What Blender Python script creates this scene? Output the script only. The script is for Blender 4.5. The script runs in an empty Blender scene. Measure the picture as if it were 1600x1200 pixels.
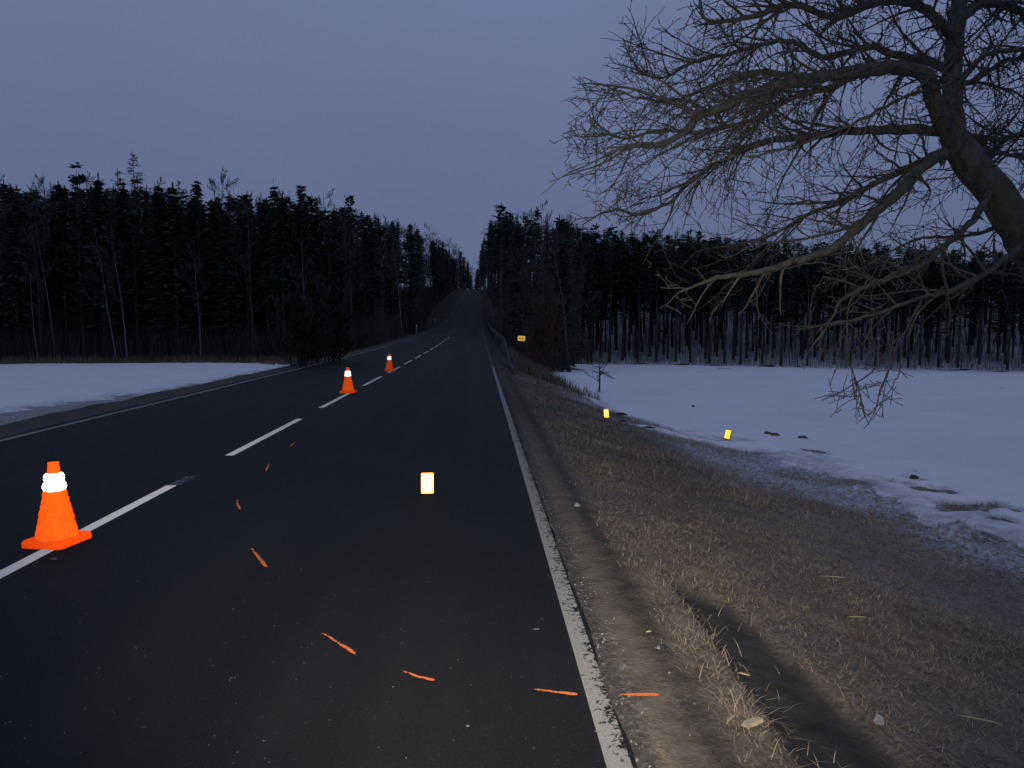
import bpy, math, random
import numpy as np
from mathutils import Vector, Matrix, Euler

# ------------------------------------------------------------------ camera, world, light
SC = bpy.context.scene
COL = SC.collection
F, W, Hh = 1109.0, 1600.0, 1200.0            # focal length in photo pixels
CAM_Z = 1.42
cam_d = bpy.data.cameras.new("camera")
cam_d.sensor_fit = 'HORIZONTAL'
cam_d.sensor_width = 36.0
cam_d.lens = 36.0 * F / W
cam_d.clip_start = 0.05
cam_d.clip_end = 4000.0
cam = bpy.data.objects.new("camera", cam_d)
cam.location = (0, 0, CAM_Z)
cam.rotation_euler = (math.radians(90 - 4.74), 0, math.radians(-2.58))
COL.objects.link(cam)
SC.camera = cam

SKY_H = (0.106, 0.139, 0.246)
SKY_Z = (0.184, 0.235, 0.425)
w = bpy.data.worlds.new("World")
SC.world = w
w.use_nodes = True
nt = w.node_tree
nt.nodes.clear()
_o = nt.nodes.new('ShaderNodeOutputWorld')
_bg = nt.nodes.new('ShaderNodeBackground')
_tc = nt.nodes.new('ShaderNodeTexCoord')
_sx = nt.nodes.new('ShaderNodeSeparateXYZ')
_mix = nt.nodes.new('ShaderNodeMix'); _mix.data_type = 'RGBA'
_mix.inputs['A'].default_value = (*SKY_H, 1); _mix.inputs['B'].default_value = (*SKY_Z, 1)
_nz = nt.nodes.new('ShaderNodeTexNoise'); _nz.inputs['Scale'].default_value = 1.6; _nz.inputs['Detail'].default_value = 3
_mr = nt.nodes.new('ShaderNodeMapRange')
_mr.inputs['From Min'].default_value = 0.3; _mr.inputs['From Max'].default_value = 0.7
_mr.inputs['To Min'].default_value = 0.94; _mr.inputs['To Max'].default_value = 1.05
_mul = nt.nodes.new('ShaderNodeMix'); _mul.data_type = 'RGBA'; _mul.blend_type = 'MULTIPLY'
_mul.inputs['Factor'].default_value = 1.0
nt.links.new(_tc.outputs['Generated'], _sx.inputs[0])
nt.links.new(_tc.outputs['Generated'], _nz.inputs['Vector'])
nt.links.new(_sx.outputs['Z'], _mix.inputs['Factor'])
nt.links.new(_nz.outputs['Fac'], _mr.inputs['Value'])
nt.links.new(_mix.outputs['Result'], _mul.inputs['A'])
nt.links.new(_mr.outputs['Result'], _mul.inputs['B'])
_sky = nt.nodes.new('ShaderNodeTexSky'); _sky.sky_type = 'NISHITA'; _sky.sun_disc = False
_sky.sun_elevation = math.radians(-3.0); _sky.sun_rotation = math.radians(200)
_add = nt.nodes.new('ShaderNodeMix'); _add.data_type = 'RGBA'; _add.blend_type = 'ADD'
_add.inputs['Factor'].default_value = 0.02   # trace of clear twilight above the overcast
nt.links.new(_mul.outputs['Result'], _add.inputs['A'])
nt.links.new(_sky.outputs['Color'], _add.inputs['B'])
nt.links.new(_add.outputs['Result'], _bg.inputs['Color'])
_bg.inputs['Strength'].default_value = 1.0
nt.links.new(_bg.outputs[0], _o.inputs[0])

sun_d = bpy.data.lights.new("dusk_sun", 'SUN'); sun_d.energy = 0.01; sun_d.angle = math.radians(40)
sun_d.color = (0.85, 0.9, 1.0)
sun = bpy.data.objects.new("dusk_sun", sun_d); sun.rotation_euler = (math.radians(35), 0, math.radians(160))
COL.objects.link(sun)

# the photographer's flash: the one artificial lamp of the scene, beside the lens
fl_d = bpy.data.lights.new("camera_flash", 'SPOT')
fl_d.energy = 860.0; fl_d.spot_size = math.radians(88); fl_d.spot_blend = 1.0
fl_d.shadow_soft_size = 0.02; fl_d.color = (1.0, 0.95, 0.86)
fl = bpy.data.objects.new("camera_flash", fl_d)
fl.location = (-0.055, 0.0, CAM_Z + 0.035); fl.rotation_euler = cam.rotation_euler
COL.objects.link(fl)

SC.view_settings.view_transform = 'Standard'
SC.view_settings.look = 'None'
SC.view_settings.exposure = 0.0
SC.view_settings.gamma = 1.0
SC.view_settings.use_curve_mapping = False
SC.render.engine = 'CYCLES'
SC.cycles.max_bounces = 5
SC.cycles.sample_clamp_indirect = 3.0

rng = np.random.default_rng(11)
R = random.Random(5)

# ------------------------------------------------------------------ helpers
def vnoise(x, y, seed=0):
    x = np.asarray(x, float); y = np.asarray(y, float)
    xi = np.floor(x).astype(np.int64); yi = np.floor(y).astype(np.int64)
    fx = x - xi; fy = y - yi
    fx = fx * fx * (3 - 2 * fx); fy = fy * fy * (3 - 2 * fy)
    def h(a, b):
        n = (a * 374761393 + b * 668265263 + seed * 982451653) & 0xffffffff
        n = ((n ^ (n >> 13)) * 1274126177) & 0xffffffff
        return ((n ^ (n >> 16)) & 0xffff) / 65535.0
    return (h(xi, yi) * (1 - fx) * (1 - fy) + h(xi + 1, yi) * fx * (1 - fy)
            + h(xi, yi + 1) * (1 - fx) * fy + h(xi + 1, yi + 1) * fx * fy) * 2 - 1

def fbm(x, y, seed=0, oct=3):
    s = 0; a = 1; t = 0
    for i in range(oct):
        s = s + a * vnoise(x * 2 ** i, y * 2 ** i, seed + i * 17); t += a; a *= 0.55
    return s / t

def sstep(a, b, x):
    t = np.clip((x - a) / (b - a), 0, 1)
    return t * t * (3 - 2 * t)

class MB:
    """collects shapes and links them as ONE mesh object"""
    def __init__(self):
        self.v = []; self.f = []
    def add(self, vs, fs):
        n = len(self.v)
        self.v.extend([tuple(p) for p in vs]); self.f.extend([tuple(i + n for i in f) for f in fs])
    def box(self, c, s, rot=None, bevel=0.0):
        x, y, z = [k / 2 for k in s]
        vs = [Vector((a * x, b * y, d * z)) for d in (-1, 1) for a, b in ((-1, -1), (1, -1), (1, 1), (-1, 1))]
        if rot is not None: vs = [rot @ p for p in vs]
        vs = [p + Vector(c) for p in vs]
        self.add(vs, [(3, 2, 1, 0), (4, 5, 6, 7), (0, 1, 5, 4), (1, 2, 6, 5), (2, 3, 7, 6), (3, 0, 4, 7)])
    def tube(self, pts, rad, sides=3, cap=True):
        pts = [Vector(p) for p in pts]
        n0 = len(self.v); m = len(pts)
        a = None
        for i in range(m):
            t = (pts[min(i + 1, m - 1)] - pts[max(i - 1, 0)])
            if t.length < 1e-9: t = Vector((0, 0, 1))
            t.normalize()
            if a is None:
                a = t.orthogonal().normalized()
            else:
                a = a - t * a.dot(t)
                a = a.normalized() if a.length > 1e-6 else t.orthogonal().normalized()
            b = t.cross(a)
            for k in range(sides):
                an = 2 * math.pi * k / sides
                p = pts[i] + (a * math.cos(an) + b * math.sin(an)) * rad[i]
                self.v.append((p.x, p.y, p.z))
        for i in range(m - 1):
            for k in range(sides):
                k2 = (k + 1) % sides
                self.f.append((n0 + i * sides + k, n0 + i * sides + k2, n0 + (i + 1) * sides + k2, n0 + (i + 1) * sides + k))
        if cap:
            self.f.append(tuple(n0 + (m - 1) * sides + k for k in range(sides)))
            self.f.append(tuple(n0 + k for k in reversed(range(sides))))
    def lathe(self, prof, sides=32, c=(0, 0, 0)):
        n0 = len(self.v)
        for r, z in prof:
            for k in range(sides):
                an = 2 * math.pi * k / sides
                self.v.append((c[0] + r * math.cos(an), c[1] + r * math.sin(an), c[2] + z))
        for i in range(len(prof) - 1):
            for k in range(sides):
                k2 = (k + 1) % sides
                self.f.append((n0 + i * sides + k, n0 + i * sides + k2, n0 + (i + 1) * sides + k2, n0 + (i + 1) * sides + k))
        self.f.append(tuple(n0 + (len(prof) - 1) * sides + k for k in range(sides)))
        self.f.append(tuple(n0 + k for k in reversed(range(sides))))
    def prism(self, poly, z0, z1):
        n = len(poly)
        vs = [(x, y, z0) for x, y in poly] + [(x, y, z1) for x, y in poly]
        fs = [tuple(range(n - 1, -1, -1)), tuple(range(n, 2 * n))] + [(k, (k + 1) % n, n + (k + 1) % n, n + k) for k in range(n)]
        self.add(vs, fs)
    def mesh(self, name, mat, smooth=False):
        me = bpy.data.meshes.new(name)
        me.from_pydata(self.v, [], self.f)
        me.materials.append(mat)
        if smooth:
            me.polygons.foreach_set('use_smooth', [True] * len(me.polygons))
        me.update()
        return me
    def build(self, name, mat, parent=None, smooth=False):
        return link(name, self.mesh(name, mat, smooth), parent)

def link(name, data, parent=None):
    o = bpy.data.objects.new(name, data)
    COL.objects.link(o)
    if parent is not None: o.parent = parent
    return o

def np_mesh(name, V, Fq, mat, attrs=None, smooth=True):
    me = bpy.data.meshes.new(name)
    V = np.asarray(V, np.float32); Fq = np.asarray(Fq, np.int32)
    k = Fq.shape[1]
    me.vertices.add(len(V)); me.vertices.foreach_set('co', V.ravel())
    me.loops.add(Fq.size); me.loops.foreach_set('vertex_index', Fq.ravel())
    me.polygons.add(len(Fq))
    me.polygons.foreach_set('loop_start', np.arange(0, Fq.size, k, dtype=np.int32))
    me.polygons.foreach_set('loop_total', np.full(len(Fq), k, np.int32))
    if smooth: me.polygons.foreach_set('use_smooth', np.ones(len(Fq), bool))
    me.materials.append(mat)
    for an, av in (attrs or {}).items():
        a = me.attributes.new(an, 'FLOAT', 'POINT'); a.data.foreach_set('value', np.asarray(av, np.float32).ravel())
    me.update(calc_edges=True); me.validate()
    return me

def grid_faces(nx, ny):
    i = np.arange(nx - 1)[None, :] + nx * np.arange(ny - 1)[:, None]
    return np.stack([i, i + 1, i + 1 + nx, i + nx], -1).reshape(-1, 4)

def tag(o, label=None, cat=None, group=None, kind=None):
    if label: o['label'] = label
    if cat: o['category'] = cat
    if group: o['group'] = group
    if kind: o['kind'] = kind
    return o

def thing(name, label, cat, loc, rotz=0.0, group=None):
    o = bpy.data.objects.new(name, None); COL.objects.link(o)
    o.empty_display_size = 0.2
    o.location = loc; o.rotation_euler = (0, 0, rotz)
    return tag(o, label, cat, group)

def dup(root, loc, rotz, label=None, group=None):
    r = root.copy(); COL.objects.link(r); r.location = loc; r.rotation_euler = (0, 0, rotz)
    if label: r['label'] = label
    if group: r['group'] = group
    for ch in list(root.children):
        c = ch.copy(); COL.objects.link(c); c.parent = r
        for g in list(ch.children):
            d = g.copy(); COL.objects.link(d); d.parent = c
    return r

# ------------------------------------------------------------------ materials
class NT:
    def __init__(self, name):
        self.m = bpy.data.materials.new(name); self.m.use_nodes = True
        self.t = self.m.node_tree; self.t.nodes.clear()
        self.out = self.t.nodes.new('ShaderNodeOutputMaterial')
    def n(self, typ, **kw):
        nd = self.t.nodes.new(typ)
        for k, v in kw.items(): setattr(nd, k, v)
        return nd
    def l(self, a, b): self.t.links.new(a, b)
    def coord(self): return self.n('ShaderNodeTexCoord').outputs['Object']
    def noise(self, scale, detail=3, vec=None, rough=0.55):
        nd = self.n('ShaderNodeTexNoise'); nd.inputs['Scale'].default_value = scale; nd.inputs['Detail'].default_value = detail
        nd.inputs['Roughness'].default_value = rough
        self.l(vec if vec is not None else self.coord(), nd.inputs['Vector']); return nd.outputs['Fac']
    def ramp(self, fac, stops):
        nd = self.n('ShaderNodeValToRGB'); r = nd.color_ramp
        while len(r.elements) < len(stops): r.elements.new(0.5)
        for e, (p, c) in zip(r.elements, stops):
            e.position = p; e.color = (c[0], c[1], c[2], 1) if hasattr(c, '__len__') else (c, c, c, 1)
        self.l(fac, nd.inputs['Fac']); return nd.outputs['Color']
    def mix(self, fac, a, b, mode='MIX'):
        nd = self.n('ShaderNodeMix', data_type='RGBA', blend_type=mode)
        for s, v in (('Factor', fac), ('A', a), ('B', b)):
            if hasattr(v, 'links') or hasattr(v, 'is_linked'): self.l(v, nd.inputs[s])
            elif s == 'Factor': nd.inputs[s].default_value = v
            else: nd.inputs[s].default_value = (*v, 1)
        return nd.outputs['Result']
    def math(self, op, a, b=0.5):
        nd = self.n('ShaderNodeMath', operation=op)
        for i, v in enumerate((a, b)):
            if hasattr(v, 'is_linked'): self.l(v, nd.inputs[i])
            else: nd.inputs[i].default_value = v
        return nd.outputs[0]
    def attr(self, name):
        return self.n('ShaderNodeAttribute', attribute_name=name).outputs['Fac']
    def bump(self, h, strength=0.3, dist=0.02):
        nd = self.n('ShaderNodeBump'); nd.inputs['Strength'].default_value = strength; nd.inputs['Distance'].default_value = dist
        self.l(h, nd.inputs['Height']); return nd.outputs[0]
    def principled(self, col, rough=0.8, normal=None, spec=0.3, metal=0.0):
        p = self.n('ShaderNodeBsdfPrincipled')
        if hasattr(col, 'is_linked'): self.l(col, p.inputs['Base Color'])
        else: p.inputs['Base Color'].default_value = (*col, 1)
        if hasattr(rough, 'is_linked'): self.l(rough, p.inputs['Roughness'])
        else: p.inputs['Roughness'].default_value = rough
        p.inputs['Specular IOR Level'].default_value = spec
        p.inputs['Metallic'].default_value = metal
        if normal is not None: self.l(normal, p.inputs['Normal'])
        return p
    def done(self, p):
        self.l(p.outputs[0], self.out.inputs[0]); return self.m

def plain(name, c, rough=0.75, var=0.25, scale=8.0, spec=0.3, metal=0.0, bump=0.0):
    k = NT(name)
    nz = k.noise(scale, 4)
    a = tuple(x * (1 - var) for x in c); b = tuple(min(1, x * (1 + var)) for x in c)
    col = k.ramp(nz, [(0.3, a), (0.7, b)])
    nm = k.bump(nz, bump, 0.01) if bump else None
    return k.done(k.principled(col, rough, nm, spec, metal))

def retro(name, diff, ret, weight, rough=0.32, scale=60, var=0.12):
    """retroreflective sheeting: a diffuse base plus a lobe that returns light towards where it came from"""
    k = NT(name)
    nz = k.noise(scale, 3)
    d = k.n('ShaderNodeBsdfDiffuse')
    k.l(k.ramp(nz, [(0.3, tuple(x * (1 - var) for x in diff)), (0.7, diff)]), d.inputs['Color'])
    g = k.n('ShaderNodeBsdfGlossy'); g.inputs['Roughness'].default_value = rough
    k.l(k.ramp(nz, [(0.3, tuple(x * (1 - var) for x in ret)), (0.7, ret)]), g.inputs['Color'])
    geo = k.n('ShaderNodeNewGeometry'); k.l(geo.outputs['Incoming'], g.inputs['Normal'])
    m = k.n('ShaderNodeMixShader'); m.inputs[0].default_value = weight
    k.l(d.outputs[0], m.inputs[1]); k.l(g.outputs[0], m.inputs[2])
    return k.done(m)

def mat_ground():
    k = NT('ground_soil')
    c = k.coord()
    n1 = k.noise(0.9, 4, c); n2 = k.noise(7.0, 5, c); n3 = k.noise(45.0, 4, c, 0.7); n4 = k.noise(2.4, 3, c)
    grass = k.ramp(n2, [(0.25, (0.080, 0.057, 0.038)), (0.5, (0.185, 0.134, 0.087)), (0.75, (0.32, 0.240, 0.155))])
    grey = k.ramp(n3, [(0.25, (0.080, 0.058, 0.044)), (0.6, (0.205, 0.158, 0.120)), (0.85, (0.38, 0.315, 0.25))])
    col = k.mix(k.ramp(n1, [(0.35, 0.0), (0.65, 1.0)]), grass, grey)
    col = k.mix(k.math('MULTIPLY', k.ramp(n4, [(0.55, 0.0), (0.75, 1.0)]), 0.5), col, (0.075, 0.080, 0.035))
    fine = k.ramp(n3, [(0.25, 0.55), (0.75, 1.35)])
    col = k.mix(1.0, col, fine, 'MULTIPLY')
    # worn bands beside the asphalt and the wheel rut
    grit = k.ramp(n3, [(0.35, (0.05, 0.045, 0.04)), (0.58, (0.11, 0.095, 0.078)), (0.72, (0.30, 0.28, 0.25))])
    col = k.mix(k.attr('grit'), col, grit)
    dirt = k.ramp(n2, [(0.3, (0.115, 0.088, 0.060)), (0.7, (0.185, 0.145, 0.102))])
    col = k.mix(k.attr('dirt'), col, dirt)
    mud = k.ramp(n2, [(0.3, (0.034, 0.030, 0.025)), (0.7, (0.062, 0.055, 0.046))])
    col = k.mix(k.attr('mud'), col, mud)
    litter = k.ramp(n3, [(0.3, (0.018, 0.014, 0.011)), (0.7, (0.05, 0.037, 0.027))])
    col = k.mix(k.attr('litter'), col, litter)
    fr = k.math('MULTIPLY', k.attr('frost'), k.ramp(k.noise(14.0, 5, c, 0.75), [(0.36, 0.0), (0.58, 1.0)]))
    col = k.mix(fr, col, (0.55, 0.57, 0.61))
    h = k.math('ADD', k.math('MULTIPLY', n3, 0.5), n2)
    return k.done(k.principled(col, 0.9, k.bump(h, 0.6, 0.03), 0.15))

def mat_snow():
    k = NT('snow_crust')
    c = k.coord()
    n1 = k.noise(0.35, 4, c); n2 = k.noise(5.0, 5, c); n3 = k.noise(60, 3, c)
    col = k.mix(k.ramp(n1, [(0.35, 0.0), (0.7, 1.0)]), (0.87, 0.86, 0.835), (0.80, 0.79, 0.765))
    dirt = k.math('MULTIPLY', k.attr('thin'), k.ramp(n2, [(0.35, 0.1), (0.65, 0.95)]))
    col = k.mix(dirt, col, (0.30, 0.28, 0.27))
    h = k.math('ADD', k.math('MULTIPLY', n3, 0.15), n2)
    return k.done(k.principled(col, 0.85, k.bump(h, 0.7, 0.09), 0.2))

def mat_asphalt():
    k = NT('asphalt')
    c = k.coord()
    n1 = k.noise(0.5, 3, c); n2 = k.noise(160.0, 3, c, 0.7); n3 = k.noise(420.0, 2, c)
    mp = k.n('ShaderNodeMapping'); mp.inputs['Scale'].default_value = (1.6, 0.03, 1); k.l(c, mp.inputs['Vector'])
    n4 = k.noise(1.0, 3, mp.outputs[0])
    base = k.ramp(n2, [(0.25, (0.008, 0.008, 0.008)), (0.6, (0.0165, 0.016, 0.0155)), (0.8, (0.034, 0.033, 0.031))])
    col = k.mix(1.0, base, k.ramp(n1, [(0.3, 0.85), (0.7, 1.12)]), 'MULTIPLY')
    col = k.mix(1.0, col, k.ramp(n4, [(0.3, 0.68), (0.7, 1.32)]), 'MULTIPLY')
    spk = k.ramp(n3, [(0.66, 0.0), (0.73, 1.0)])
    col = k.mix(spk, col, (0.22, 0.21, 0.20))
    rg = k.ramp(n4, [(0.3, 0.70), (0.7, 0.86)])
    return k.done(k.principled(col, rg, k.bump(n2, 0.5, 0.004), 0.18))

def mat_line(name, c, wear, edge=None, beads=0.0):
    k = NT(name)
    cc = k.coord()
    n1 = k.noise(35, 5, cc, 0.7); n2 = k.noise(4, 3, cc); n3 = k.noise(140, 3, cc, 0.7)
    col = k.ramp(n3, [(0.3, tuple(x * 0.6 for x in c)), (0.65, c)])
    p = k.principled(col, 0.75, k.bump(n3, 0.4, 0.003), 0.25)
    if beads:                                                  # glass beads in road paint send light back
        g = k.n('ShaderNodeBsdfGlossy'); g.inputs['Roughness'].default_value = 0.42; k.l(col, g.inputs['Color'])
        geo = k.n('ShaderNodeNewGeometry'); k.l(geo.outputs['Incoming'], g.inputs['Normal'])
        mm = k.n('ShaderNodeMixShader'); mm.inputs[0].default_value = beads
        k.l(p.outputs[0], mm.inputs[1]); k.l(g.outputs[0], mm.inputs[2]); p = mm
    tr = k.n('ShaderNodeBsdfTransparent')
    f = k.math('ADD', k.math('MULTIPLY', n1, 0.75), k.math('MULTIPLY', n2, 0.25))
    if edge is not None: f = k.math('SUBTRACT', f, k.math('MULTIPLY', k.attr('edge'), edge))
    fac = k.ramp(f, [(wear - 0.03, 0.0), (wear + 0.03, 1.0)])
    m = k.n('ShaderNodeMixShader'); k.l(fac, m.inputs[0]); k.l(tr.outputs[0], m.inputs[1]); k.l(p.outputs[0], m.inputs[2])
    return k.done(m)

def mat_tone(name, stops, rough=0.85, spec=0.2):
    k = NT(name)
    return k.done(k.principled(k.ramp(k.attr('tone'), stops), rough, None, spec))

def mat_bark(name, a, b, moss=None, scale=14):
    k = NT(name)
    c = k.coord()
    mp = k.n('ShaderNodeMapping'); mp.inputs['Scale'].default_value = (1, 1, 0.45); k.l(c, mp.inputs['Vector'])
    n = k.noise(scale, 5, mp.outputs[0], 0.7); n2 = k.noise(2.5, 3, c)
    col = k.ramp(n, [(0.3, a), (0.7, b)])
    if moss: col = k.mix(k.math('MULTIPLY', k.ramp(n2, [(0.45, 0.0), (0.65, 1.0)]), 0.7), col, moss)
    return k.done(k.principled(col, 0.9, k.bump(n, 1.0, 0.05), 0.15))

M = {
    'ground': mat_ground(), 'snow': mat_snow(), 'asphalt': mat_asphalt(),
    'line': mat_line('road_paint_white', (0.58, 0.58, 0.58), 0.36, None, 0.20),
    'edge_line': mat_line('road_paint_worn', (0.29, 0.27, 0.24), 0.375, 0.12, 0.02),
    'old_line': mat_line('road_paint_faded', (0.16, 0.16, 0.15), 0.49),
    'spray': mat_line('chalk_spray_orange', (0.74, 0.18, 0.05), 0.31, 0.20, 0.03),
    'seam': plain('bitumen_seam', (0.010, 0.010, 0.011), 0.5),
    'grass': mat_tone('dry_grass', [(0.0, (0.10, 0.072, 0.050)), (0.35, (0.22, 0.162, 0.108)), (0.7, (0.35, 0.268, 0.178)), (0.94, (0.48, 0.38, 0.25)), (1.0, (0.13, 0.14, 0.06))]),
    'reed': mat_tone('dry_reed', [(0.0, (0.08, 0.055, 0.04)), (1.0, (0.20, 0.155, 0.11))]),
    'brush': plain('brush_bark', (0.055, 0.045, 0.040), 0.9),
    'needles': plain('needle_foliage', (0.040, 0.050, 0.034), 0.85, 0.35, 1.2),
    'bark': plain('forest_bark', (0.060, 0.050, 0.045), 0.9, 0.3, 6),
    'birch': mat_bark('birch_bark', (0.07, 0.07, 0.07), (0.24, 0.24, 0.245), None, 5),
    'apple': mat_bark('old_tree_bark', (0.034, 0.031, 0.028), (0.135, 0.126, 0.112), (0.080, 0.082, 0.046)),
    'twig': mat_bark('twig_bark', (0.045, 0.040, 0.037), (0.135, 0.122, 0.108), None, 20),
    'bush_dark': plain('dark_bush_twigs', (0.028, 0.023, 0.021), 0.9),
    'rust_bush': plain('copper_twigs', (0.085, 0.045, 0.034), 0.9),
    'cone_body': retro('cone_fabric', (0.85, 0.24, 0.03), (1.0, 0.070, 0.0015), 0.30, 0.34, 30, 0.28),
    'cone_base': retro('cone_base_plastic', (0.80, 0.17, 0.02), (1.0, 0.050, 0.001), 0.16, 0.34),
    'cone_band': retro('white_reflective_tape', (0.75, 0.75, 0.75), (1.0, 1.0, 0.97), 0.70, 0.30),
    'yellow_retro': retro('yellow_reflective_sheet', (0.75, 0.50, 0.03), (1.0, 0.70, 0.085), 0.75, 0.29),
    'bloom_rim': retro('yellow_bloom_rim', (0.75, 0.42, 0.02), (1.0, 0.36, 0.012), 0.35, 0.33),  # saturated border colour paints the bloom around the bright marker sheet
    'yellow_plastic': plain('yellow_plastic', (0.75, 0.42, 0.02), 0.5, 0.1),
    'sign_retro': retro('yellow_sign_sheet', (0.70, 0.45, 0.05), (0.95, 0.62, 0.13), 0.80, 0.27),
    'black': plain('black_print', (0.02, 0.018, 0.015), 0.6),
    'steel': plain('galvanised_steel', (0.048, 0.048, 0.048), 0.75, 0.3, 3, 0.25),
    'post': plain('post_plastic_white', (0.22, 0.22, 0.21), 0.6, 0.12),
    'white_retro': retro('white_glass_reflector', (0.7, 0.7, 0.7), (1, 1, 1), 0.75, 0.26),
    'red_retro': retro('red_glass_reflector', (0.5, 0.03, 0.02), (1.0, 0.10, 0.08), 0.6, 0.28),
    'stone': plain('pale_grit', (0.27, 0.26, 0.24), 0.8, 0.3, 200),
    'grey_chip': plain('grey_stone', (0.13, 0.125, 0.12), 0.85, 0.3, 120),
    'dark_plastic': plain('dark_plastic', (0.018, 0.018, 0.019), 0.45),
    'wood': plain('raw_wood', (0.42, 0.33, 0.21), 0.8, 0.25, 25),
    'straw': plain('straw', (0.50, 0.40, 0.20), 0.8, 0.2, 25),
    'soil': plain('clod_soil', (0.11, 0.08, 0.058), 0.95, 0.3, 20, 0.1, 0.0, 0.6),
}

# ------------------------------------------------------------------ terrain
_ry = np.arange(-120.0, 1400.0, 1.0)
_rz = np.interp(_ry, [-120, 0, 30, 48, 72, 104, 135, 170, 203, 280, 338, 357, 380, 450, 700, 1400],
                [0, 0, 0.0, 0.1, 0.42, 1.2, 2.5, 5.0, 7.65, 13.6, 18.2, 19.1, 19.4, 19.2, 18.0, 16.0])
for _ in range(2):
    _rz = np.convolve(np.pad(_rz, 7, mode='edge'), np.ones(15) / 15, mode='valid')
_rz = np.where(_ry < 25, 0.0, _rz)
def road_z(y): return np.interp(y, _ry, _rz)
def road_s(y): return -1.0 * (np.clip(y, 0, 900) / 350.0) ** 2      # slight sideways drift of the alignment
ROAD_L, ROAD_R = -6.12, 0.497

def wood_edge(x):
    return np.interp(x, [-1000, -25, -18, -10, 0, 6, 8, 10, 13, 20, 73, 150, 1000], [92, 88, 82, 82, 82, 60, 62, 82, 101, 115, 95, 72, 72])

def hill(x, y):
    yy = np.clip(y, -60, 125)
    right = -0.70 - 0.033 * yy - 0.018 * np.clip(x - 5, 0, 90)
    left = -0.45 - 0.031 * yy
    p = np.where(x > -3, right, left)
    d = np.clip(y - np.interp(x, [-1000, -25, 0, 20, 73, 150, 1000], [92, 90, 100, 115, 95, 72, 72]), 0, 400)
    rise = np.where(d < 60, 0.2 * d, 12 + 0.062 * (d - 60))
    return p + np.minimum(rise, 24.5) + 0.25 * fbm(x / 14, y / 14, 3)

RUT = None
MOUNDS = []
def ground_z(x, y, detail=True):
    x = np.asarray(x, float); y = np.asarray(y, float)
    s = road_s(y); rz = road_z(y)
    hz = hill(x, y)
    u = x - s
    dr = u - 0.80; dl = -(u + 6.75)
    wid = np.where(u > -3, np.maximum(4.2, 1.6 * np.abs(rz - hz)), np.maximum(3.6, 1.6 * np.abs(rz - hz)))
    d = np.maximum(dr, dl)
    t = np.clip(d / wid, 0, 1)
    t = 0.75 * t + 0.25 * t * t * (3 - 2 * t)
    z = rz * (1 - t) + hz * t
    on = (u > ROAD_L + 0.02) & (u < ROAD_R - 0.03)
    z = z - np.where(on, 0.08, 0.012)
    if detail:
        k = sstep(0.0, 0.5, dr) + sstep(0.0, 0.5, dl)
        z = z + k * (0.05 * fbm(x * 1.1, y * 1.1, 21) + 0.018 * fbm(x * 6, y * 6, 31))
        for mx, my, ms, mh in MOUNDS:
            z = z + mh * np.exp(-((x - mx) / ms) ** 2 - ((y - my) / (ms * 0.8)) ** 2) * (1 + 0.5 * vnoise(x * 9, y * 9, 33))
        if RUT is not None:
            q = rut_d(x, y)
            z = z - 0.055 * sstep(0.19, 0.11, q)
    return z

ROT = Euler(cam.rotation_euler).to_matrix()
def unproject(px, py, depth):
    v = ROT @ Vector(((px - W / 2) / F, -(py - Hh / 2) / F, -1.0))
    return Vector((0, 0, CAM_Z)) + v * depth
def ground_hit(px, py, tmax=160):
    v = ROT @ Vector(((px - W / 2) / F, -(py - Hh / 2) / F, -1.0))
    ts = np.concatenate([np.arange(1.2, 30, 0.01), np.arange(30, tmax, 0.05)])
    X, Y, Z = v.x * ts, v.y * ts, CAM_Z + v.z * ts
    g = ground_z(X, Y, False)
    on = (X - road_s(Y) > ROAD_L) & (X - road_s(Y) < ROAD_R)
    g = np.where(on, road_z(Y), g)
    i = np.argmax(Z < g)
    return Vector((X[i], Y[i], g[i]))

rut_px = [(1068, 908), (1100, 935), (1160, 992), (1222, 1062), (1290, 1140), (1352, 1210), (1440, 1310)]
_rp = np.array([ground_hit(*p)[:2] for p in rut_px]); _rw = np.array([0.04, 0.125, 0.175, 0.185, 0.19, 0.195, 0.20])
def rut_d(x, y):
    """distance to the rut's centre line, scaled so that 0.15 is its edge"""
    x = np.asarray(x, float); y = np.asarray(y, float)
    best = np.full(x.shape, 9.0)
    nx = x + 0.03 * vnoise(x * 5, y * 5, 77); ny = y
    for i in range(len(_rp) - 1):
        a = _rp[i]; b = _rp[i + 1]; e = b - a
        t = np.clip(((nx - a[0]) * e[0] + (ny - a[1]) * e[1]) / (e @ e), 0, 1)
        d = np.hypot(nx - a[0] - t * e[0], ny - a[1] - t * e[1])
        wd = _rw[i] + (_rw[i + 1] - _rw[i]) * t
        best = np.minimum(best, d / wd * 0.15)
    return best
RUT = True
MOUNDS = [(*ground_hit(a_, b_)[:2], s_, h_) for a_, b_, s_, h_ in ((1490, 838, 0.26, 0.13), (1530, 862, 0.22, 0.09), (1335, 768, 0.24, 0.07), (1385, 790, 0.22, 0.07), (1500, 885, 0.25, 0.06), (1575, 915, 0.35, 0.09), (1270, 708, 0.2, 0.06), (1545, 800, 0.22, 0.05))]

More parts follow.
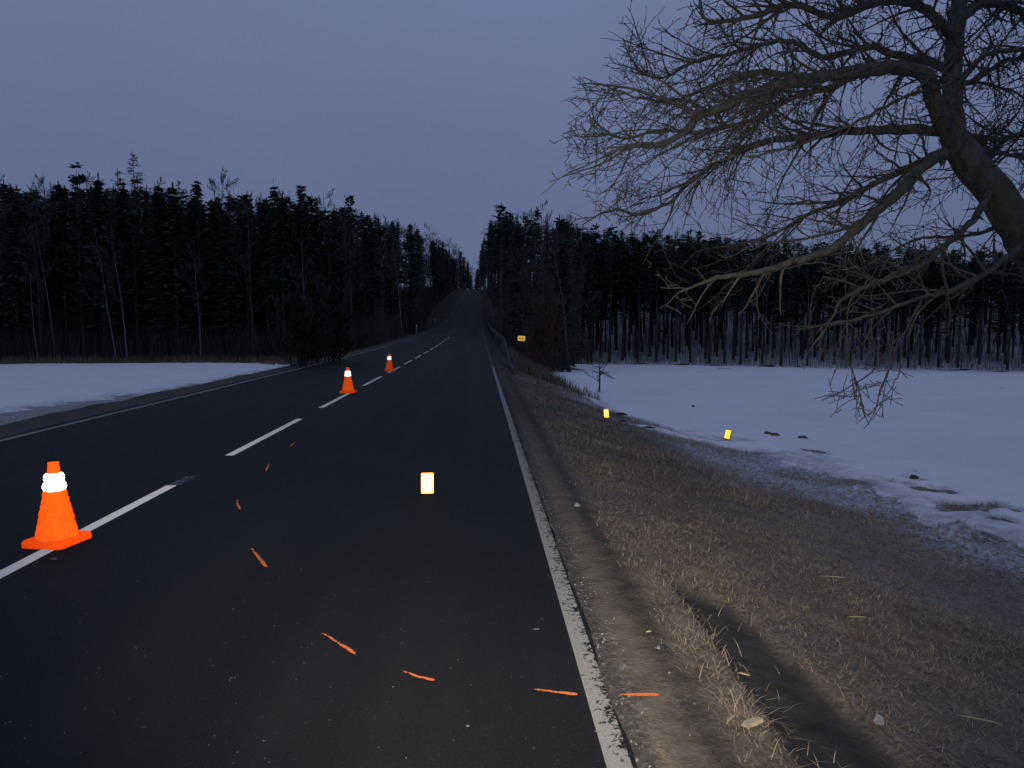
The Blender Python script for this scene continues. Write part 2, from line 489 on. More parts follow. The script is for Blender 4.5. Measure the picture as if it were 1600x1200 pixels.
def seg(*parts):
    return np.unique(np.round(np.concatenate([np.arange(a, b, s) for a, b, s in parts]), 4))
gx = seg((-1500, -120, 120), (-120, -24, 4), (-24, -6.2, 0.4), (-6.2, 0.42, 1.1), (0.42, 4.6, 0.045), (4.6, 10, 0.12), (10, 30, 0.8), (30, 120, 4), (120, 1501, 120))
gy = seg((-60, 1.6, 4), (1.6, 8, 0.06), (8, 20, 0.15), (20, 60, 0.5), (60, 140, 2), (140, 480, 6), (480, 2000, 80))
GX, GY = np.meshgrid(gx, gy)
GZ = ground_z(GX, GY)
u = GX - road_s(GY)
grit = sstep(0.60, 0.56, u + 0.03 * vnoise(GX * 9, GY * 3, 5)) * (u > 0.3) + sstep(-6.6, -6.3, u) * (u < -3)
grit = grit + 0.5 * sstep(0.95, 0.7, u) * (u > 0.3) * sstep(-0.1, 0.4, fbm(GX * 4, GY * 2, 8))
dirt = np.exp(-((u - 0.665 + 0.02 * vnoise(GX * 0, GY * 1.5, 6)) / 0.05) ** 2) * sstep(16, 6, GY) * 0.9
mud = sstep(0.175, 0.125, rut_d(GX, GY)) + 0.75 * np.exp(-((u - 0.80) / 0.07) ** 2) * sstep(40, 10, GY)
mud = mud + 0.8 * sstep(-7.6, -7.2, u) * sstep(-6.2, -6.5, u)
we = wood_edge(GX)
litter = (0.62 * sstep(6, 13, GY) + 0.25 * sstep(16, 30, GY)) * sstep(4.8, 2.8, GX) * (GX > 0.3) + sstep(-2, 3, GY - we + 2.5 * fbm(GX / 5, GY / 5, 9)) + 0.8 * sstep(30, 60, GY) * sstep(10, 5, np.abs(u + 2.8) - 3.6)
frost = np.exp(-((GX - 4.4) / 0.95) ** 2 - ((GY - 12.5) / 3.6) ** 2) * 1.7 + 0.13 * sstep(1.8, 3.6, GX) * sstep(1, 5, GY) * sstep(-0.3, 0.3, fbm(GX / 1.3, GY / 1.3, 44)) * (GX < 9)
frost = frost + 0.6 * sstep(-7.6, -8.6, u) * sstep(60, 30, GY)
me = np_mesh('ground', np.stack([GX, GY, GZ], -1).reshape(-1, 3), grid_faces(len(gx), len(gy)), M['ground'],
             {k: np.clip(v, 0, 1) for k, v in dict(grit=grit, dirt=dirt, mud=mud, litter=litter, frost=frost).items()})
ground = tag(link('ground', me), 'verge, bank and forest floor of brown matted grass and soil', kind='structure')

# ---- snow lying on the fields
bx = [(1640, 890), (1600, 868), (1540, 845), (1470, 818), (1410, 800), (1340, 772), (1270, 742), (1200, 708), (1140, 690), (1070, 674), (1010, 662), (960, 655), (925, 632), (895, 608), (868, 596)]
_b = np.array(sorted([tuple(ground_hit(*p)[:2]) for p in bx], key=lambda p: p[1]))
lx = [(-60, 655), (0, 645), (73, 637), (183, 622), (257, 611), (330, 597), (400, 582), (428, 576)]
_l = np.array(sorted([tuple(ground_hit(*p)[:2]) for p in lx], key=lambda p: p[1]))
holes = [(1270, 705, 0.16, 0.30), (1205, 682, 0.12, 0.16), (1255, 689, 0.10, 0.14), (1540, 796, 0.42, 0.16), (1080, 640, .06, .12), (1178, 668, .06, .1), (1428, 750, 0.10, 0.12),
         (1400, 757, 0.10, 0.10), (1445, 768, 0.16, 0.10), (1475, 770, 0.16, 0.10), (968, 652, .15, .3), (1565, 816, .1, .1), (1320, 755, .3, .2), (1434, 738, .05, .06)]
_hp = [(ground_hit(a, b), s1, s2) for a, b, s1, s2 in holes]
def snow_t(x, y):
    n = 0.45 * fbm(x * 1.1, y * 0.9, 61) + 0.34 * fbm(x * 4, y * 3, 62, 4)
    xr = np.interp(y, _b[:, 0 + 1], _b[:, 0])
    s = (x - xr + n)
    s = np.where(y > 75, x - np.interp(y, [75, 115, 200], [9.5, 12.5, 30]) + n, s)
    xl = np.interp(y, _l[:, 1], _l[:, 0])
    sl = (xl - x) + 2.0 * n
    s = np.where(x < -3, sl, s)
    for p, s1, s2 in _hp:
        s = s - 4.2 * np.exp(-((x - p.x) / s1) ** 2 - ((y - p.y) / (s2 * 1.6)) ** 2) * (1 + 0.8 * vnoise(x * 7, y * 4, 91))
    d = y - wood_edge(x)
    patch = np.where(x > 0, 0.75, -0.9) + np.where(x > 0, 0.8, 1.5) * fbm(x / 4.0, y / 4.0, 66)
    patch = patch - np.where(x > 0, 0.45 * sstep(10, 45, d), 0)
    far = sstep(-1.0, 2.0, d)
    s = s * (1 - far) + np.minimum(s, patch) * far
    s = np.where((np.abs(x + 2.8 - road_s(y)) < np.where(x > 0, 13.5, 9)) & (y > 70), -1, s)
    s = np.where(y > 400, 1.5, s)
    return s
_S = snow_t(GX, GY)
_fr = np.clip(frost + 0.85 * np.exp(-((_S + 0.3) / 0.45) ** 2) * (GX > 2) * (GY < 45), 0, 1)
ground.data.attributes['frost'].data.foreach_set('value', _fr.astype(np.float32).ravel())
def snow_sheet(name, sx, sy, label):
    X, Y = np.meshgrid(sx, sy)
    s = snow_t(X, Y)
    T = np.clip(s * 0.10, -0.12, 0.05) + 0.006 * fbm(X * 3, Y * 3, 71) + 0.02 * fbm(X / 2.5, Y / 2.5, 72)
    T = np.where(s < 0.02, np.minimum(T, -0.02), T)
    Fq = grid_faces(len(sx), len(sy)); tt = T.ravel()
    keep = (tt[Fq].max(1) > -0.015)
    Fq = Fq[keep]
    V = np.stack([X, Y, ground_z(X, Y) + T], -1).reshape(-1, 3)
    thin = np.clip(1 - s / 1.1, 0, 1).ravel()
    used = np.unique(Fq); rm = np.full(len(V), -1); rm[used] = np.arange(len(used))
    me = np_mesh(name, V[used], rm[Fq], M['snow'], {'thin': thin[used]})
    return tag(link(name, me), label, kind='structure')
snow_sheet('snow_field', seg((2.4, 13, 0.07), (13, 30, 0.4), (30, 120, 2), (120, 700, 30)), seg((2.6, 26, 0.09), (26, 60, 0.4), (60, 200, 2.2), (200, 520, 20)),
           'snow covered field right of the road below the bank')
snow_sheet('snow_field', seg((-700, -120, 30), (-120, -40, 2), (-40, -7.2, 0.25)), seg((2, 60, 0.3), (60, 180, 2), (180, 520, 20)),
           'snow covered field left of the road')

# ------------------------------------------------------------------ road
ry = seg((-40, 1, 2), (1, 14, 0.1), (14, 60, 0.5), (60, 380, 3), (380, 700, 20))
rx = np.linspace(0, 1, 9)
TX, TY = np.meshgrid(rx, ry)
edge_r = ROAD_R + 0.018 * vnoise(ry * 3.1, ry * 0 + 1, 4) + 0.01 * vnoise(ry * 9, ry * 0, 5)
edge_l = ROAD_L + 0.03 * vnoise(ry * 2, ry * 0 + 3, 6)
RX = edge_l[:, None] * (1 - TX) + edge_r[:, None] * TX + road_s(TY)
road = tag(link('road', np_mesh('road', np.stack([RX, TY, road_z(TY)], -1).reshape(-1, 3), grid_faces(len(rx), len(ry)), M['asphalt'])),
           'dark asphalt two lane road running up into the woods', kind='structure')

def strip(name, x0, x1, y0, y1, mat, lift=0.004, label=None, parent=road, step=0.25, skew=0.0):
    n = max(2, int((y1 - y0) / step) + 1)
    ys = np.linspace(y0, y1, n)
    cols = np.array([0, 0.5, 1.0])
    C, Yg = np.meshgrid(cols, ys)
    Xg = x0 + (x1 - x0) * C
    Ys = Yg + skew * (C - 0.5)
    V = np.stack([Xg + road_s(Ys), Ys, road_z(Ys) + lift], -1).reshape(-1, 3)
    o = link(name, np_mesh(name, V, grid_faces(3, n), mat, {'edge': C.ravel()}), parent)
    if label: o['label'] = label
    return o
strip('edge_line', 0.402, 0.486, -5, 24, M['edge_line'], step=1.0, label='worn white edge line along the right verge')
strip('edge_line', 0.405, 0.485, 24, 330, M['old_line'], 0.004, step=1.0, label='nearly worn away far part of the right edge line')
strip('edge_line', -5.95, -5.84, 46, 330, M['old_line'], 0.004, step=1.0, label='nearly worn away far part of the left edge line')
strip('edge_line', -5.95, -5.84, -5, 46, M['edge_line'], step=1.0, label='dirty white edge line along the left verge')
strip('road_seam', -2.665, -2.655, -5, 60, M['seam'], 0.003)
y0 = 3.28
while y0 < 64:
    e = y0 + 3.05
    strip('lane_dash', -2.782, -2.69, y0, e, M['line'], 0.004)
    y0 += 4.5
strip('lane_dash', -2.775, -2.67, 6.34, 6.72, M['old_line'], 0.004, label='faded dash end from an older painting')

def spray(pts, w0, w1, label, parent=road, lift=0.005, name='spray_mark'):
    P = [ground_hit(*p) for p in pts]
    fine = []
    for i in range(len(P) - 1):
        for t in np.linspace(0, 1, 6)[:-1]: fine.append(P[i].lerp(P[i + 1], t))
    fine.append(P[-1])
    V = []; C = []
    n = len(fine)
    for i, p in enumerate(fine):
        d = (fine[min(i + 1, n - 1)] - fine[max(i - 1, 0)]); d.z = 0; d.normalize()
        q = Vector((-d.y, d.x, 0)); t = i / (n - 1); hw = (w0 + (w1 - w0) * t) / 2 * (1 if 0 < i < n - 1 else 0.5)
        for c in (-1, 0, 1):
            a = p + q * hw * c
            z = road_z(a.y) if parent is road else float(ground_z(a.x, a.y))
            V.append((a.x, a.y, z + lift)); C.append(abs(c) * 0.8 + 0.9 * (1 - t) ** 2)
    o = link(name, np_mesh(name, V, grid_faces(3, n), M['spray'], {'edge': np.clip(C, 0, 1)}), parent)
    o['label'] = label
spray([(500, 989), (528, 1006), (555, 1024)], 0.012, 0.022, 'orange spray dash curving toward the left lane')
spray([(628, 1051), (652, 1060), (679, 1066)], 0.012, 0.02, 'orange spray dash in the middle of the arc')
spray([(836, 1080), (870, 1083), (902, 1087)], 0.012, 0.022, 'orange spray dash just left of the edge line')
spray([(968, 1091), (1000, 1090), (1029, 1090)], 0.018, 0.024, 'orange spray dash on the gravel verge', ground, 0.012)
spray([(391, 856), (402, 869), (416, 887)], 0.014, 0.026, 'faint orange spray dash pointing at the cone lane')
spray([(371, 781), (371, 788), (375, 797)], 0.016, 0.022, 'short orange spray tick')
spray([(420, 725), (418, 730), (416, 737)], 0.012, 0.02, 'small faint orange spray tick near centre line')
spray([(462, 690), (458, 694), (454, 698)], 0.012, 0.02, 'farthest orange spray tick')

# ------------------------------------------------------------------ traffic cones
def make_cone():
    t = thing('traffic_cone', '', 'traffic cone', (0, 0, 0))
    b = MB()
    def rsq(h, r, n=6):
        out = []
        for qx, qy, a0 in ((1, 1, 0), (-1, 1, 90), (-1, -1, 180), (1, -1, 270)):
            for k in range(n + 1):
                a = math.radians(a0 + 90 * k / n); out.append((qx * (h - r) + r * math.cos(a), qy * (h - r) + r * math.sin(a)))
        return out
    lo, hi, tp = rsq(0.146, 0.032), rsq(0.146, 0.032), rsq(0.139, 0.028)
    n = len(lo)
    vs = [(x, y, 0.0) for x, y in lo] + [(x, y, 0.032) for x, y in hi] + [(x, y, 0.042) for x, y in tp]
    fs = [tuple(range(n - 1, -1, -1)), tuple(range(2 * n, 3 * n))]
    for L in (0, 1): fs += [(L * n + k, L * n + (k + 1) % n, (L + 1) * n + (k + 1) % n, (L + 1) * n + k) for k in range(n)]
    b.add(vs, fs); b.build('base', M['cone_base'], t)
    b = MB(); prof = [(0.121, 0.042), (0.119, 0.055)]
    zb, zt = 0.055, 0.345; rb, rt = 0.117, 0.061
    for i in range(7):
        a = i / 7; c = (i + 1) / 7
        r0 = rb + (rt - rb) * a; r1 = rb + (rt - rb) * c
        z0_ = zb + (zt - zb) * a; z1_ = zb + (zt - zb) * c
        prof += [(r0, z0_ + 0.002), (r0 + 0.0015, z0_ + 0.012), (r1 + 0.006, z1_ - 0.006), (r1 + 0.0005, z1_)]
    # a collapsible skin sags unevenly between its hoops
    n0 = len(b.v); S = 48
    for j, (r, z) in enumerate(prof):
        for k in range(S):
            an = 2 * math.pi * k / S
            rr = r * (1 + 0.012 * math.sin(3 * an + j) + 0.008 * math.sin(7 * an + 1.7 * j))
            b.v.append((rr * math.cos(an), rr * math.sin(an), z + 0.004 * math.sin(an * 2 + j * 0.4)))
    for j in range(len(prof) - 1):
        for k in range(S):
            k2 = (k + 1) % S; b.f.append((n0 + j * S + k, n0 + j * S + k2, n0 + (j + 1) * S + k2, n0 + (j + 1) * S + k))
    b.build('body', M['cone_body'], t, True)
    for zc, r in ((0.376, 0.064), (0.433, 0.055)):
        b = MB(); b.lathe([(r - 0.012, zc - 0.029), (r - 0.002, zc - 0.024), (r + 0.004, zc - 0.01), (r + 0.003, zc + 0.008), (r - 0.004, zc + 0.022), (r - 0.013, zc + 0.028)], 32)
        b.build('reflective_band', M['cone_band'], t, True)
    b = MB(); b.lathe([(0.042, 0.455), (0.036, 0.470), (0.031, 0.520), (0.033, 0.527), (0.029, 0.531), (0.012, 0.531)], 28)
    b.build('cap', M['cone_body'], t, True)
    return t
cone = make_cone()
for i, (px, py, rz, sc, lab) in enumerate([
        (90, 849, -0.20, 1.0, 'large nearest orange traffic cone with two glowing white bands on the dashed centre line'),
        (544, 614, -0.15, 1.0, 'middle orange traffic cone at the far end of a centre dash'),
        (608.5, 580, 0.1, 1.0, 'smallest and farthest orange traffic cone up the centre line')]):
    p = ground_hit(px, py)
    c = cone if i == 0 else dup(cone, p, rz)
    c.location = (p.x, p.y, float(road_z(p.y)) + 0.005); c.rotation_euler = (0, 0, rz); c['label'] = lab; c['group'] = 'orange cones along the centre line'

# ------------------------------------------------------------------ evidence markers (folded tents)
def make_marker():
    t = thing('evidence_marker', '', 'marker', (0, 0, 0))
    w_, h_, th = 0.052, 0.172, math.radians(14)
    def panel(sgn, mat, off, ww, z0_, z1_, thick, rc, name, parent):
        poly = []
        for cx, cz, a0 in ((ww - rc, z1_ - rc, 0), (-ww + rc, z1_ - rc, 90), (-ww + rc, z0_ + rc, 180), (ww - rc, z0_ + rc, 270)):
            for k in range(5):
                a = math.radians(a0 + 90 * k / 4); poly.append((cx + rc * math.cos(a), cz + rc * math.sin(a)))
        b = MB(); b.prism(poly, -thick / 2, thick / 2)
        rot = Matrix.Rotation(math.radians(90) + sgn * 0, 3, 'X')
        vs = []
        for x, y, z in b.v:
            v = Vector((x, z, y))                              # upright, thickness along y
            v.y += off
            v = Matrix.Rotation(sgn * th, 3, 'X') @ (v - Vector((0, 0, h_))) + Vector((0, 0, h_))
            vs.append(v)
        b.v = [tuple(v) for v in vs]
        b.f = [tuple(reversed(f)) for f in b.f]
        return b.build(name, mat, parent)
    f = panel(-1, M['bloom_rim'], -0.002, w_, 0.0, h_, 0.003, 0.008, 'front_panel', t)
    panel(-1, M['yellow_retro'], -0.0045, w_ - 0.008, 0.010, h_ - 0.009, 0.0014, 0.007, 'reflective_sheet', f)
    k = panel(1, M['yellow_plastic'], 0.002, w_, 0.0, h_, 0.003, 0.008, 'back_panel', t)
    return t, f, panel
mk, mkf, panelf = make_marker()
def digit_one(parent, mat):
    b = MB()
    th = math.radians(14)
    for (cx, cz, sx, sz) in ((0.0, 0.085, 0.011, 0.085), (-0.009, 0.122, 0.012, 0.010)):
        b.box((cx, -0.0062, cz), (sx, 0.0012, sz))
    b.v = [tuple(Matrix.Rotation(-th, 3, 'X') @ (Vector(v) - Vector((0, 0, 0.172))) + Vector((0, 0, 0.172))) for v in b.v]
    return b.build('digit', mat, parent)
mk_lab = ['glowing yellow evidence marker standing alone on the right lane asphalt',
          'yellow evidence marker with dark rear foot on the snow edge of the field',
          'small yellow evidence marker on the grass bank below the little bare tree']
mk_pos = [(668, 771, 0.06), (1136, 687, -0.55), (946.5, 652.5, 0.25)]
for i in (2, 1, 0):
    px, py, rz = mk_pos[i]
    p = ground_hit(px, py)
    c = mk if i == 0 else dup(mk, p, rz)
    z = float(road_z(p.y)) + 0.004 if i == 0 else float(ground_z(p.x, p.y)) + (0.02 if i == 1 else 0.0)
    c.location = (p.x, p.y, z); c.rotation_euler = (0, 0, rz); c['label'] = mk_lab[i]; c['group'] = 'yellow evidence markers'
    if i == 1:
        c.rotation_euler = (0, 0.16, rz); c.scale = (1.15, 1.15, 1.15)
        ff = [q for q in c.children if q.name.startswith('front_panel')][0]
        digit_one(ff, M['black'])
    if i == 0:
        digit_one(mkf, retro('pale_print', (0.6, 0.35, 0.02), (1.0, 0.42, 0.05), 0.35, 0.3))

# ------------------------------------------------------------------ sign, guard rail, delineators
p = ground_hit(812, 566)
sg = thing('road_sign', 'small yellow sign with dark figures on a thin post behind the guard rail', 'sign', (p.x, p.y, float(ground_z(p.x, p.y))), 0.03)
topz = float(unproject(817, 525, 1).z - CAM_Z)
v = unproject(817, 524.5, 1) - Vector((0, 0, CAM_Z)); hs = CAM_Z + v.z / v.y * p.y - sg.location.z
b = MB(); b.tube([(0, 0, -0.3), (0.02, 0, hs - 0.28), (0.035, 0, hs - 0.02)], [0.026] * 3, 10); b.build('post', M['steel'], sg, True)
b = MB(); rot = Matrix.Rotation(math.radians(4), 3, 'Y')
b.box((0.09, -0.035, hs - 0.14), (0.40, 0.012, 0.275), rot); sp = b.build('sign_board', M['steel'], sg)
b = MB(); b.box((0.09, -0.0435, hs - 0.14), (0.385, 0.003, 0.26), rot); b.build('sign_face', M['sign_retro'], sp)
def four(b, cx, cz, s):
    for (ax, az, bx_, bz) in ((0.02, 0.5, -0.34, -0.12), (-0.34, -0.12, 0.34, -0.12), (0.14, 0.15, 0.14, -0.5)):
        a = Vector((cx + ax * s, -0.0462, cz + az * s)); c = Vector((cx + bx_ * s, -0.0462, cz + bz * s)); d = c - a
        q = Matrix.Rotation(-math.atan2(d.z, d.x), 3, 'Y')
        b.box((a + c) / 2, (d.length + 0.02, 0.002, 0.026), q)
b = MB(); four(b, 0.02, hs - 0.135, 0.13); four(b, 0.155, hs - 0.155, 0.13); b.build('figures', M['black'], sp)

gr = thing('guard_rail', 'grey steel guard rail starting beyond the near right verge and following the road uphill', 'guard rail', (0, 0, 0))
def rail_pt(y):
    x = 1.05 + 0.12 * min(1, (y - 21.5) / 14) + float(road_s(y))
    t = min(1.0, max(0.0, (y - 21.5) / 13.0))
    return x, float(road_z(y)) - 0.1 + 0.76 * (t * t * (3 - 2 * t))
ysr = list(np.arange(21.5, 36, 0.75)) + list(np.arange(36, 190, 4.0))
prof = [(0.0, -0.155), (-0.012, -0.15), (-0.05, -0.115), (-0.05, -0.075), (-0.005, -0.03), (-0.005, 0.03), (-0.05, 0.075), (-0.05, 0.115), (-0.012, 0.15), (0.0, 0.155)]
b = MB(); n = len(prof)
for y in ysr:
    x, z = rail_pt(y)
    for q in prof: b.v.append((x + q[0], y, z + q[1]))
    for q in reversed(prof): b.v.append((x + q[0] + 0.004, y, z + q[1]))
m2 = 2 * n
for i in range(len(ysr) - 1):
    for k in range(m2):
        k2 = (k + 1) % m2; b.f.append((i * m2 + k, i * m2 + k2, (i + 1) * m2 + k2, (i + 1) * m2 + k))
b.f.append(tuple(range(m2))); b.f.append(tuple((len(ysr) - 1) * m2 + k for k in reversed(range(m2))))
b.build('rail_beam', M['steel'], gr)
bp = MB(); bp.box((0, 0, -0.45), (0.06, 0.11, 1.1)); bp.box((-0.045, 0, 0.02), (0.05, 0.09, 0.14)); pm = bp.mesh('rail_post', M['steel'])
for y in list(np.arange(26, 190, 4.0)):
    x, z = rail_pt(y); o = link('rail_post', pm, gr); o.location = (x + 0.075, y, z)

def delineator(loc, label, refl, hgt=1.0):
    t = thing('delineator_post', label, 'roadside post', loc, 0.0, 'roadside delineator posts')
    b = MB(); b.prism([(-0.055, -0.03), (0.0, -0.05), (0.055, -0.03), (0.055, 0.04), (-0.055, 0.04)], -0.2, hgt)
    b.build('post', M['post'], t)
    b = MB(); b.box((0, -0.012, hgt - 0.19), (0.112, 0.1, 0.22), Matrix.Rotation(0.12, 3, 'Y')); b.build('black_band', M['black'], t)
    b = MB(); b.box((0.0, -0.066, hgt - 0.19), (0.045, 0.008, 0.16)); b.build('reflector', refl, t)
    return t
y = 78.0; x = -6.9
delineator((x, y, float(ground_z(x, y))), 'white reflector post on the left shoulder below the wood', M['white_retro'])
y = 112.0; x = -7.0
delineator((x, y, float(ground_z(x, y))), 'farther, fainter reflector post on the left shoulder', M['white_retro'])
y = 60.0; x = 1.28
delineator((x, y, float(ground_z(x, y))), 'post with red reflector beside the guard rail', M['red_retro'], 1.05)
y = 44.0; x = 1.42
t = delineator((x, y, float(ground_z(x, y))), 'dull grey stub post behind the guard rail', M['post'], 0.92)

# ------------------------------------------------------------------ old fruit tree leaning in from the right
def limb_pts(spec):
    return [unproject(a, b_, d) for a, b_, d in spec]
def smooth_poly(P, Rr, step=0.07, jit=0.012, rg=R):
    out = []; rad = []
    n = len(P)
    for i in range(n - 1):
        p0 = P[max(i - 1, 0)]; p1 = P[i]; p2 = P[i + 1]; p3 = P[min(i + 2, n - 1)]
        k = max(2, int((p2 - p1).length / step))
        for j in range(k):
            t = j / k
            q = 0.5 * ((2 * p1) + (p2 - p0) * t + (2 * p0 - 5 * p1 + 4 * p2 - p3) * t * t + (3 * p1 - p0 - 3 * p2 + p3) * t ** 3)
            r = Rr[i] + (Rr[i + 1] - Rr[i]) * t
            q = q + Vector((rg.uniform(-1, 1), rg.uniform(-1, 1), rg.uniform(-1, 1))) * jit
            out.append(q); rad.append(r * rg.uniform(0.93, 1.09))
    out.append(P[-1]); rad.append(Rr[-1])
    return out, rad

D0 = 6.5
trunk_px = [(1700, 560, 6.6), (1650, 460, 6.55), (1600, 375, 6.5), (1555, 300, 6.5), (1515, 252, 6.5), (1492, 215, 6.5), (1478, 180, 6.5)]
TP = limb_pts(trunk_px)
base = TP[0] + (TP[0] - TP[2]) * 1.0
base = Vector((TP[0].x + 0.75, TP[0].y + 0.1, 0)); base.z = float(ground_z(base.x, base.y)) - 0.15
mid = (base + TP[0]) / 2 + Vector((0.12, 0, 0.05))
tree = thing('fruit_tree', 'old bare fruit tree leaning in from the right with dense knobbly twigs', 'tree', (base.x, base.y, base.z + 0.15))
INV = Matrix.Translation(-tree.location)
def local(P): return [q - tree.location for q in P]
tb = MB()
P_, r_ = smooth_poly([base, mid] + TP, [0.28, 0.205, 0.168, 0.155, 0.150, 0.142, 0.134, 0.11, 0.085], 0.1, 0.012)
tb.tube(local(P_), r_, 14); tb.build('trunk', M['apple'], tree, True)

limbs = [  # (pixel x, pixel y, depth) along the limb, start radius, end radius, branchiness
    ([(1492, 222, 6.5), (1488, 120, 6.6), (1494, 40, 6.7), (1500, -50, 6.8), (1490, -180, 6.9)], 0.115, 0.05, 1.0),
    ([(1494, 232, 6.45), (1462, 165, 6.35), (1445, 118, 6.25), (1400, 106, 6.15), (1340, 112, 6.0), (1270, 122, 5.9), (1205, 138, 5.8), (1150, 158, 5.7), (1096, 181, 5.65), (1058, 216, 5.6), (1024, 228, 5.55), (985, 226, 5.5), (950, 245, 5.5)], 0.095, 0.012, 1.2),
    ([(1470, 205, 6.5), (1390, 202, 6.7), (1315, 206, 6.9), (1240, 216, 7.0), (1195, 222, 7.1), (1150, 240, 7.2), (1105, 264, 7.2), (1072, 288, 7.3), (1054, 312, 7.3), (1000, 334, 7.4), (967, 328, 7.4), (940, 334, 7.4), (912, 350, 7.4)], 0.055, 0.007, 0.9),
    ([(1500, 232, 6.55), (1450, 253, 6.3), (1405, 300, 6.0), (1357, 340, 5.85), (1303, 387, 5.7), (1237, 409, 5.6), (1183, 427, 5.5), (1121, 434, 5.4), (1090, 444, 5.4), (1062, 456, 5.3)], 0.075, 0.007, 0.6),
    ([(1545, 300, 6.4), (1520, 344, 6.2), (1455, 402, 5.9), (1419, 425, 5.8), (1357, 445, 5.7), (1313, 470, 5.6), (1299, 500, 5.5), (1270, 540, 5.5)], 0.04, 0.006, 0.4),
    ([(1590, 385, 6.4), (1560, 412, 6.2), (1509, 445, 6.0), (1437, 467, 5.9), (1346, 496, 5.8), (1300, 505, 5.8)], 0.04, 0.008, 0.7),
    ([(1490, 60, 6.65), (1440, 10, 6.4), (1375, 3, 6.2), (1309, 26, 6.0), (1240, 8, 5.9), (1180, 24, 5.8), (1135, 33, 5.8), (1100, 28, 5.7), (1090, -20, 5.7)], 0.055, 0.010, 1.2),
    ([(1484, 110, 6.6), (1456, 98, 6.8), (1400, 86, 7.0), (1354, 73, 7.1), (1285, 90, 7.2), (1240, 64, 7.3), (1180, 73, 7.4), (1120, 88, 7.5), (1072, 102, 7.5), (1036, 120, 7.5), (1000, 111, 7.5), (980, 80, 7.5)], 0.055, 0.008, 1.2),
    ([(1640, 70, 5.6), (1600, 78, 5.4), (1540, 86, 5.3), (1510, 111, 5.2), (1480, 132, 5.1), (1420, 147, 5.0), (1360, 180, 4.9), (1300, 207, 4.9), (1240, 228, 4.8), (1170, 245, 4.8)], 0.026, 0.007, 0.8),
    ([(1484, 238, 6.6), (1435, 256, 6.9), (1375, 283, 7.2), (1315, 315, 7.4), (1255, 339, 7.6), (1200, 370, 7.7), (1130, 385, 7.8)], 0.06, 0.008, 1.1),
    ([(1345, 112, 6.0), (1290, 140, 6.2), (1240, 152, 6.3), (1180, 186, 6.4), (1100, 206, 6.5), (1030, 205, 6.6), (970, 215, 6.6), (930, 190, 6.6)], 0.04, 0.007, 1.1),
    ([(1270, 122, 5.9), (1200, 112, 6.0), (1140, 122, 6.0), (1090, 145, 6.1), (1040, 160, 6.1), (990, 150, 6.1), (935, 130, 6.1)], 0.035, 0.006, 1.1),
    ([(1500, 30, 6.7), (1540, 5, 6.9), (1600, 18, 7.1), (1680, 40, 7.3)], 0.06, 0.03, 1.2),
    ([(1500, 210, 6.6), (1560, 218, 6.9), (1600, 206, 7.1), (1660, 180, 7.4)], 0.035, 0.015, 1.2),
    ([(1520, 270, 6.7), (1550, 240, 7.2), (1600, 245, 7.6), (1680, 260, 8)], 0.03, 0.012, 1.2),
    ([(1490, 140, 6.7), (1530, 120, 7.0), (1570, 95, 7.2), (1640, 85, 7.4)], 0.035, 0.015, 1.2),
    ([(1600, 330, 6.6), (1570, 350, 7.2), (1500, 370, 7.8), (1440, 372, 8.1), (1380, 400, 8.2), (1310, 440, 8.3)], 0.035, 0.007, 0.6),
    ([(1440, 465, 5.9), (1425, 500, 5.8), (1400, 540, 5.7), (1392, 575, 5.6), (1375, 610, 5.6), (1366, 645, 5.6)], 0.013, 0.004, 0.5),
    ([(1405, 520, 5.75), (1385, 560, 5.6), (1350, 590, 5.5), (1315, 612, 5.5), (1300, 620, 5.4)], 0.010, 0.003, 0.6),
    ([(1404, 535, 5.72), (1410, 565, 5.6), (1402, 590, 5.6), (1395, 600, 5.6), (1385, 618, 5.6)], 0.007, 0.003, 0.6),
]
tw = MB()
LEFT = (unproject(900, 300, 6) - unproject(1500, 300, 6)).normalized()
def outside(p):
    q = ROT.transposed() @ (p - Vector((0, 0, CAM_Z)))
    px = W / 2 + q.x / -q.z * F; py = Hh / 2 - q.y / -q.z * F
    if px < np.interp(py, [-60, 0, 30, 110, 130, 215, 240, 330, 360, 430, 480, 520], [1085, 1078, 985, 968, 905, 888, 885, 920, 1000, 1050, 1030, 1180]): return R.random() < 0.8
    if py > 515 and not (1300 < px < 1408 and py < 650): return True
    return False
def rv(): return Vector((R.gauss(0, 1), R.gauss(0, 1), R.gauss(0, 1))).normalized()
def sublimb(p, d, L, r, droop):
    n = max(4, int(L / 0.08)); P = [p]; rad = [r]; st = L / n
    bend = rv() * 0.05
    for i in range(n):
        d = (d + rv() * 0.13 + bend + Vector((0, 0, droop))).normalized(); p = p + d * st
        P.append(p)
        if outside(p): rad.append(0.004); break
        rad.append(max(0.0045, r * (1 - 0.72 * (i + 1) / n)))
        for _k in range(2):
            if i > 0 and R.random() < 0.45:
                grow(p, (d * R.uniform(0.3, 1) + rv() * 0.8).normalized(), R.uniform(0.1, 0.5), rad[-1] * 0.6, 1, droop)
    grow(p, d, 0.25, rad[-1], 1, droop)
    tw.tube(local(P), rad, 5)
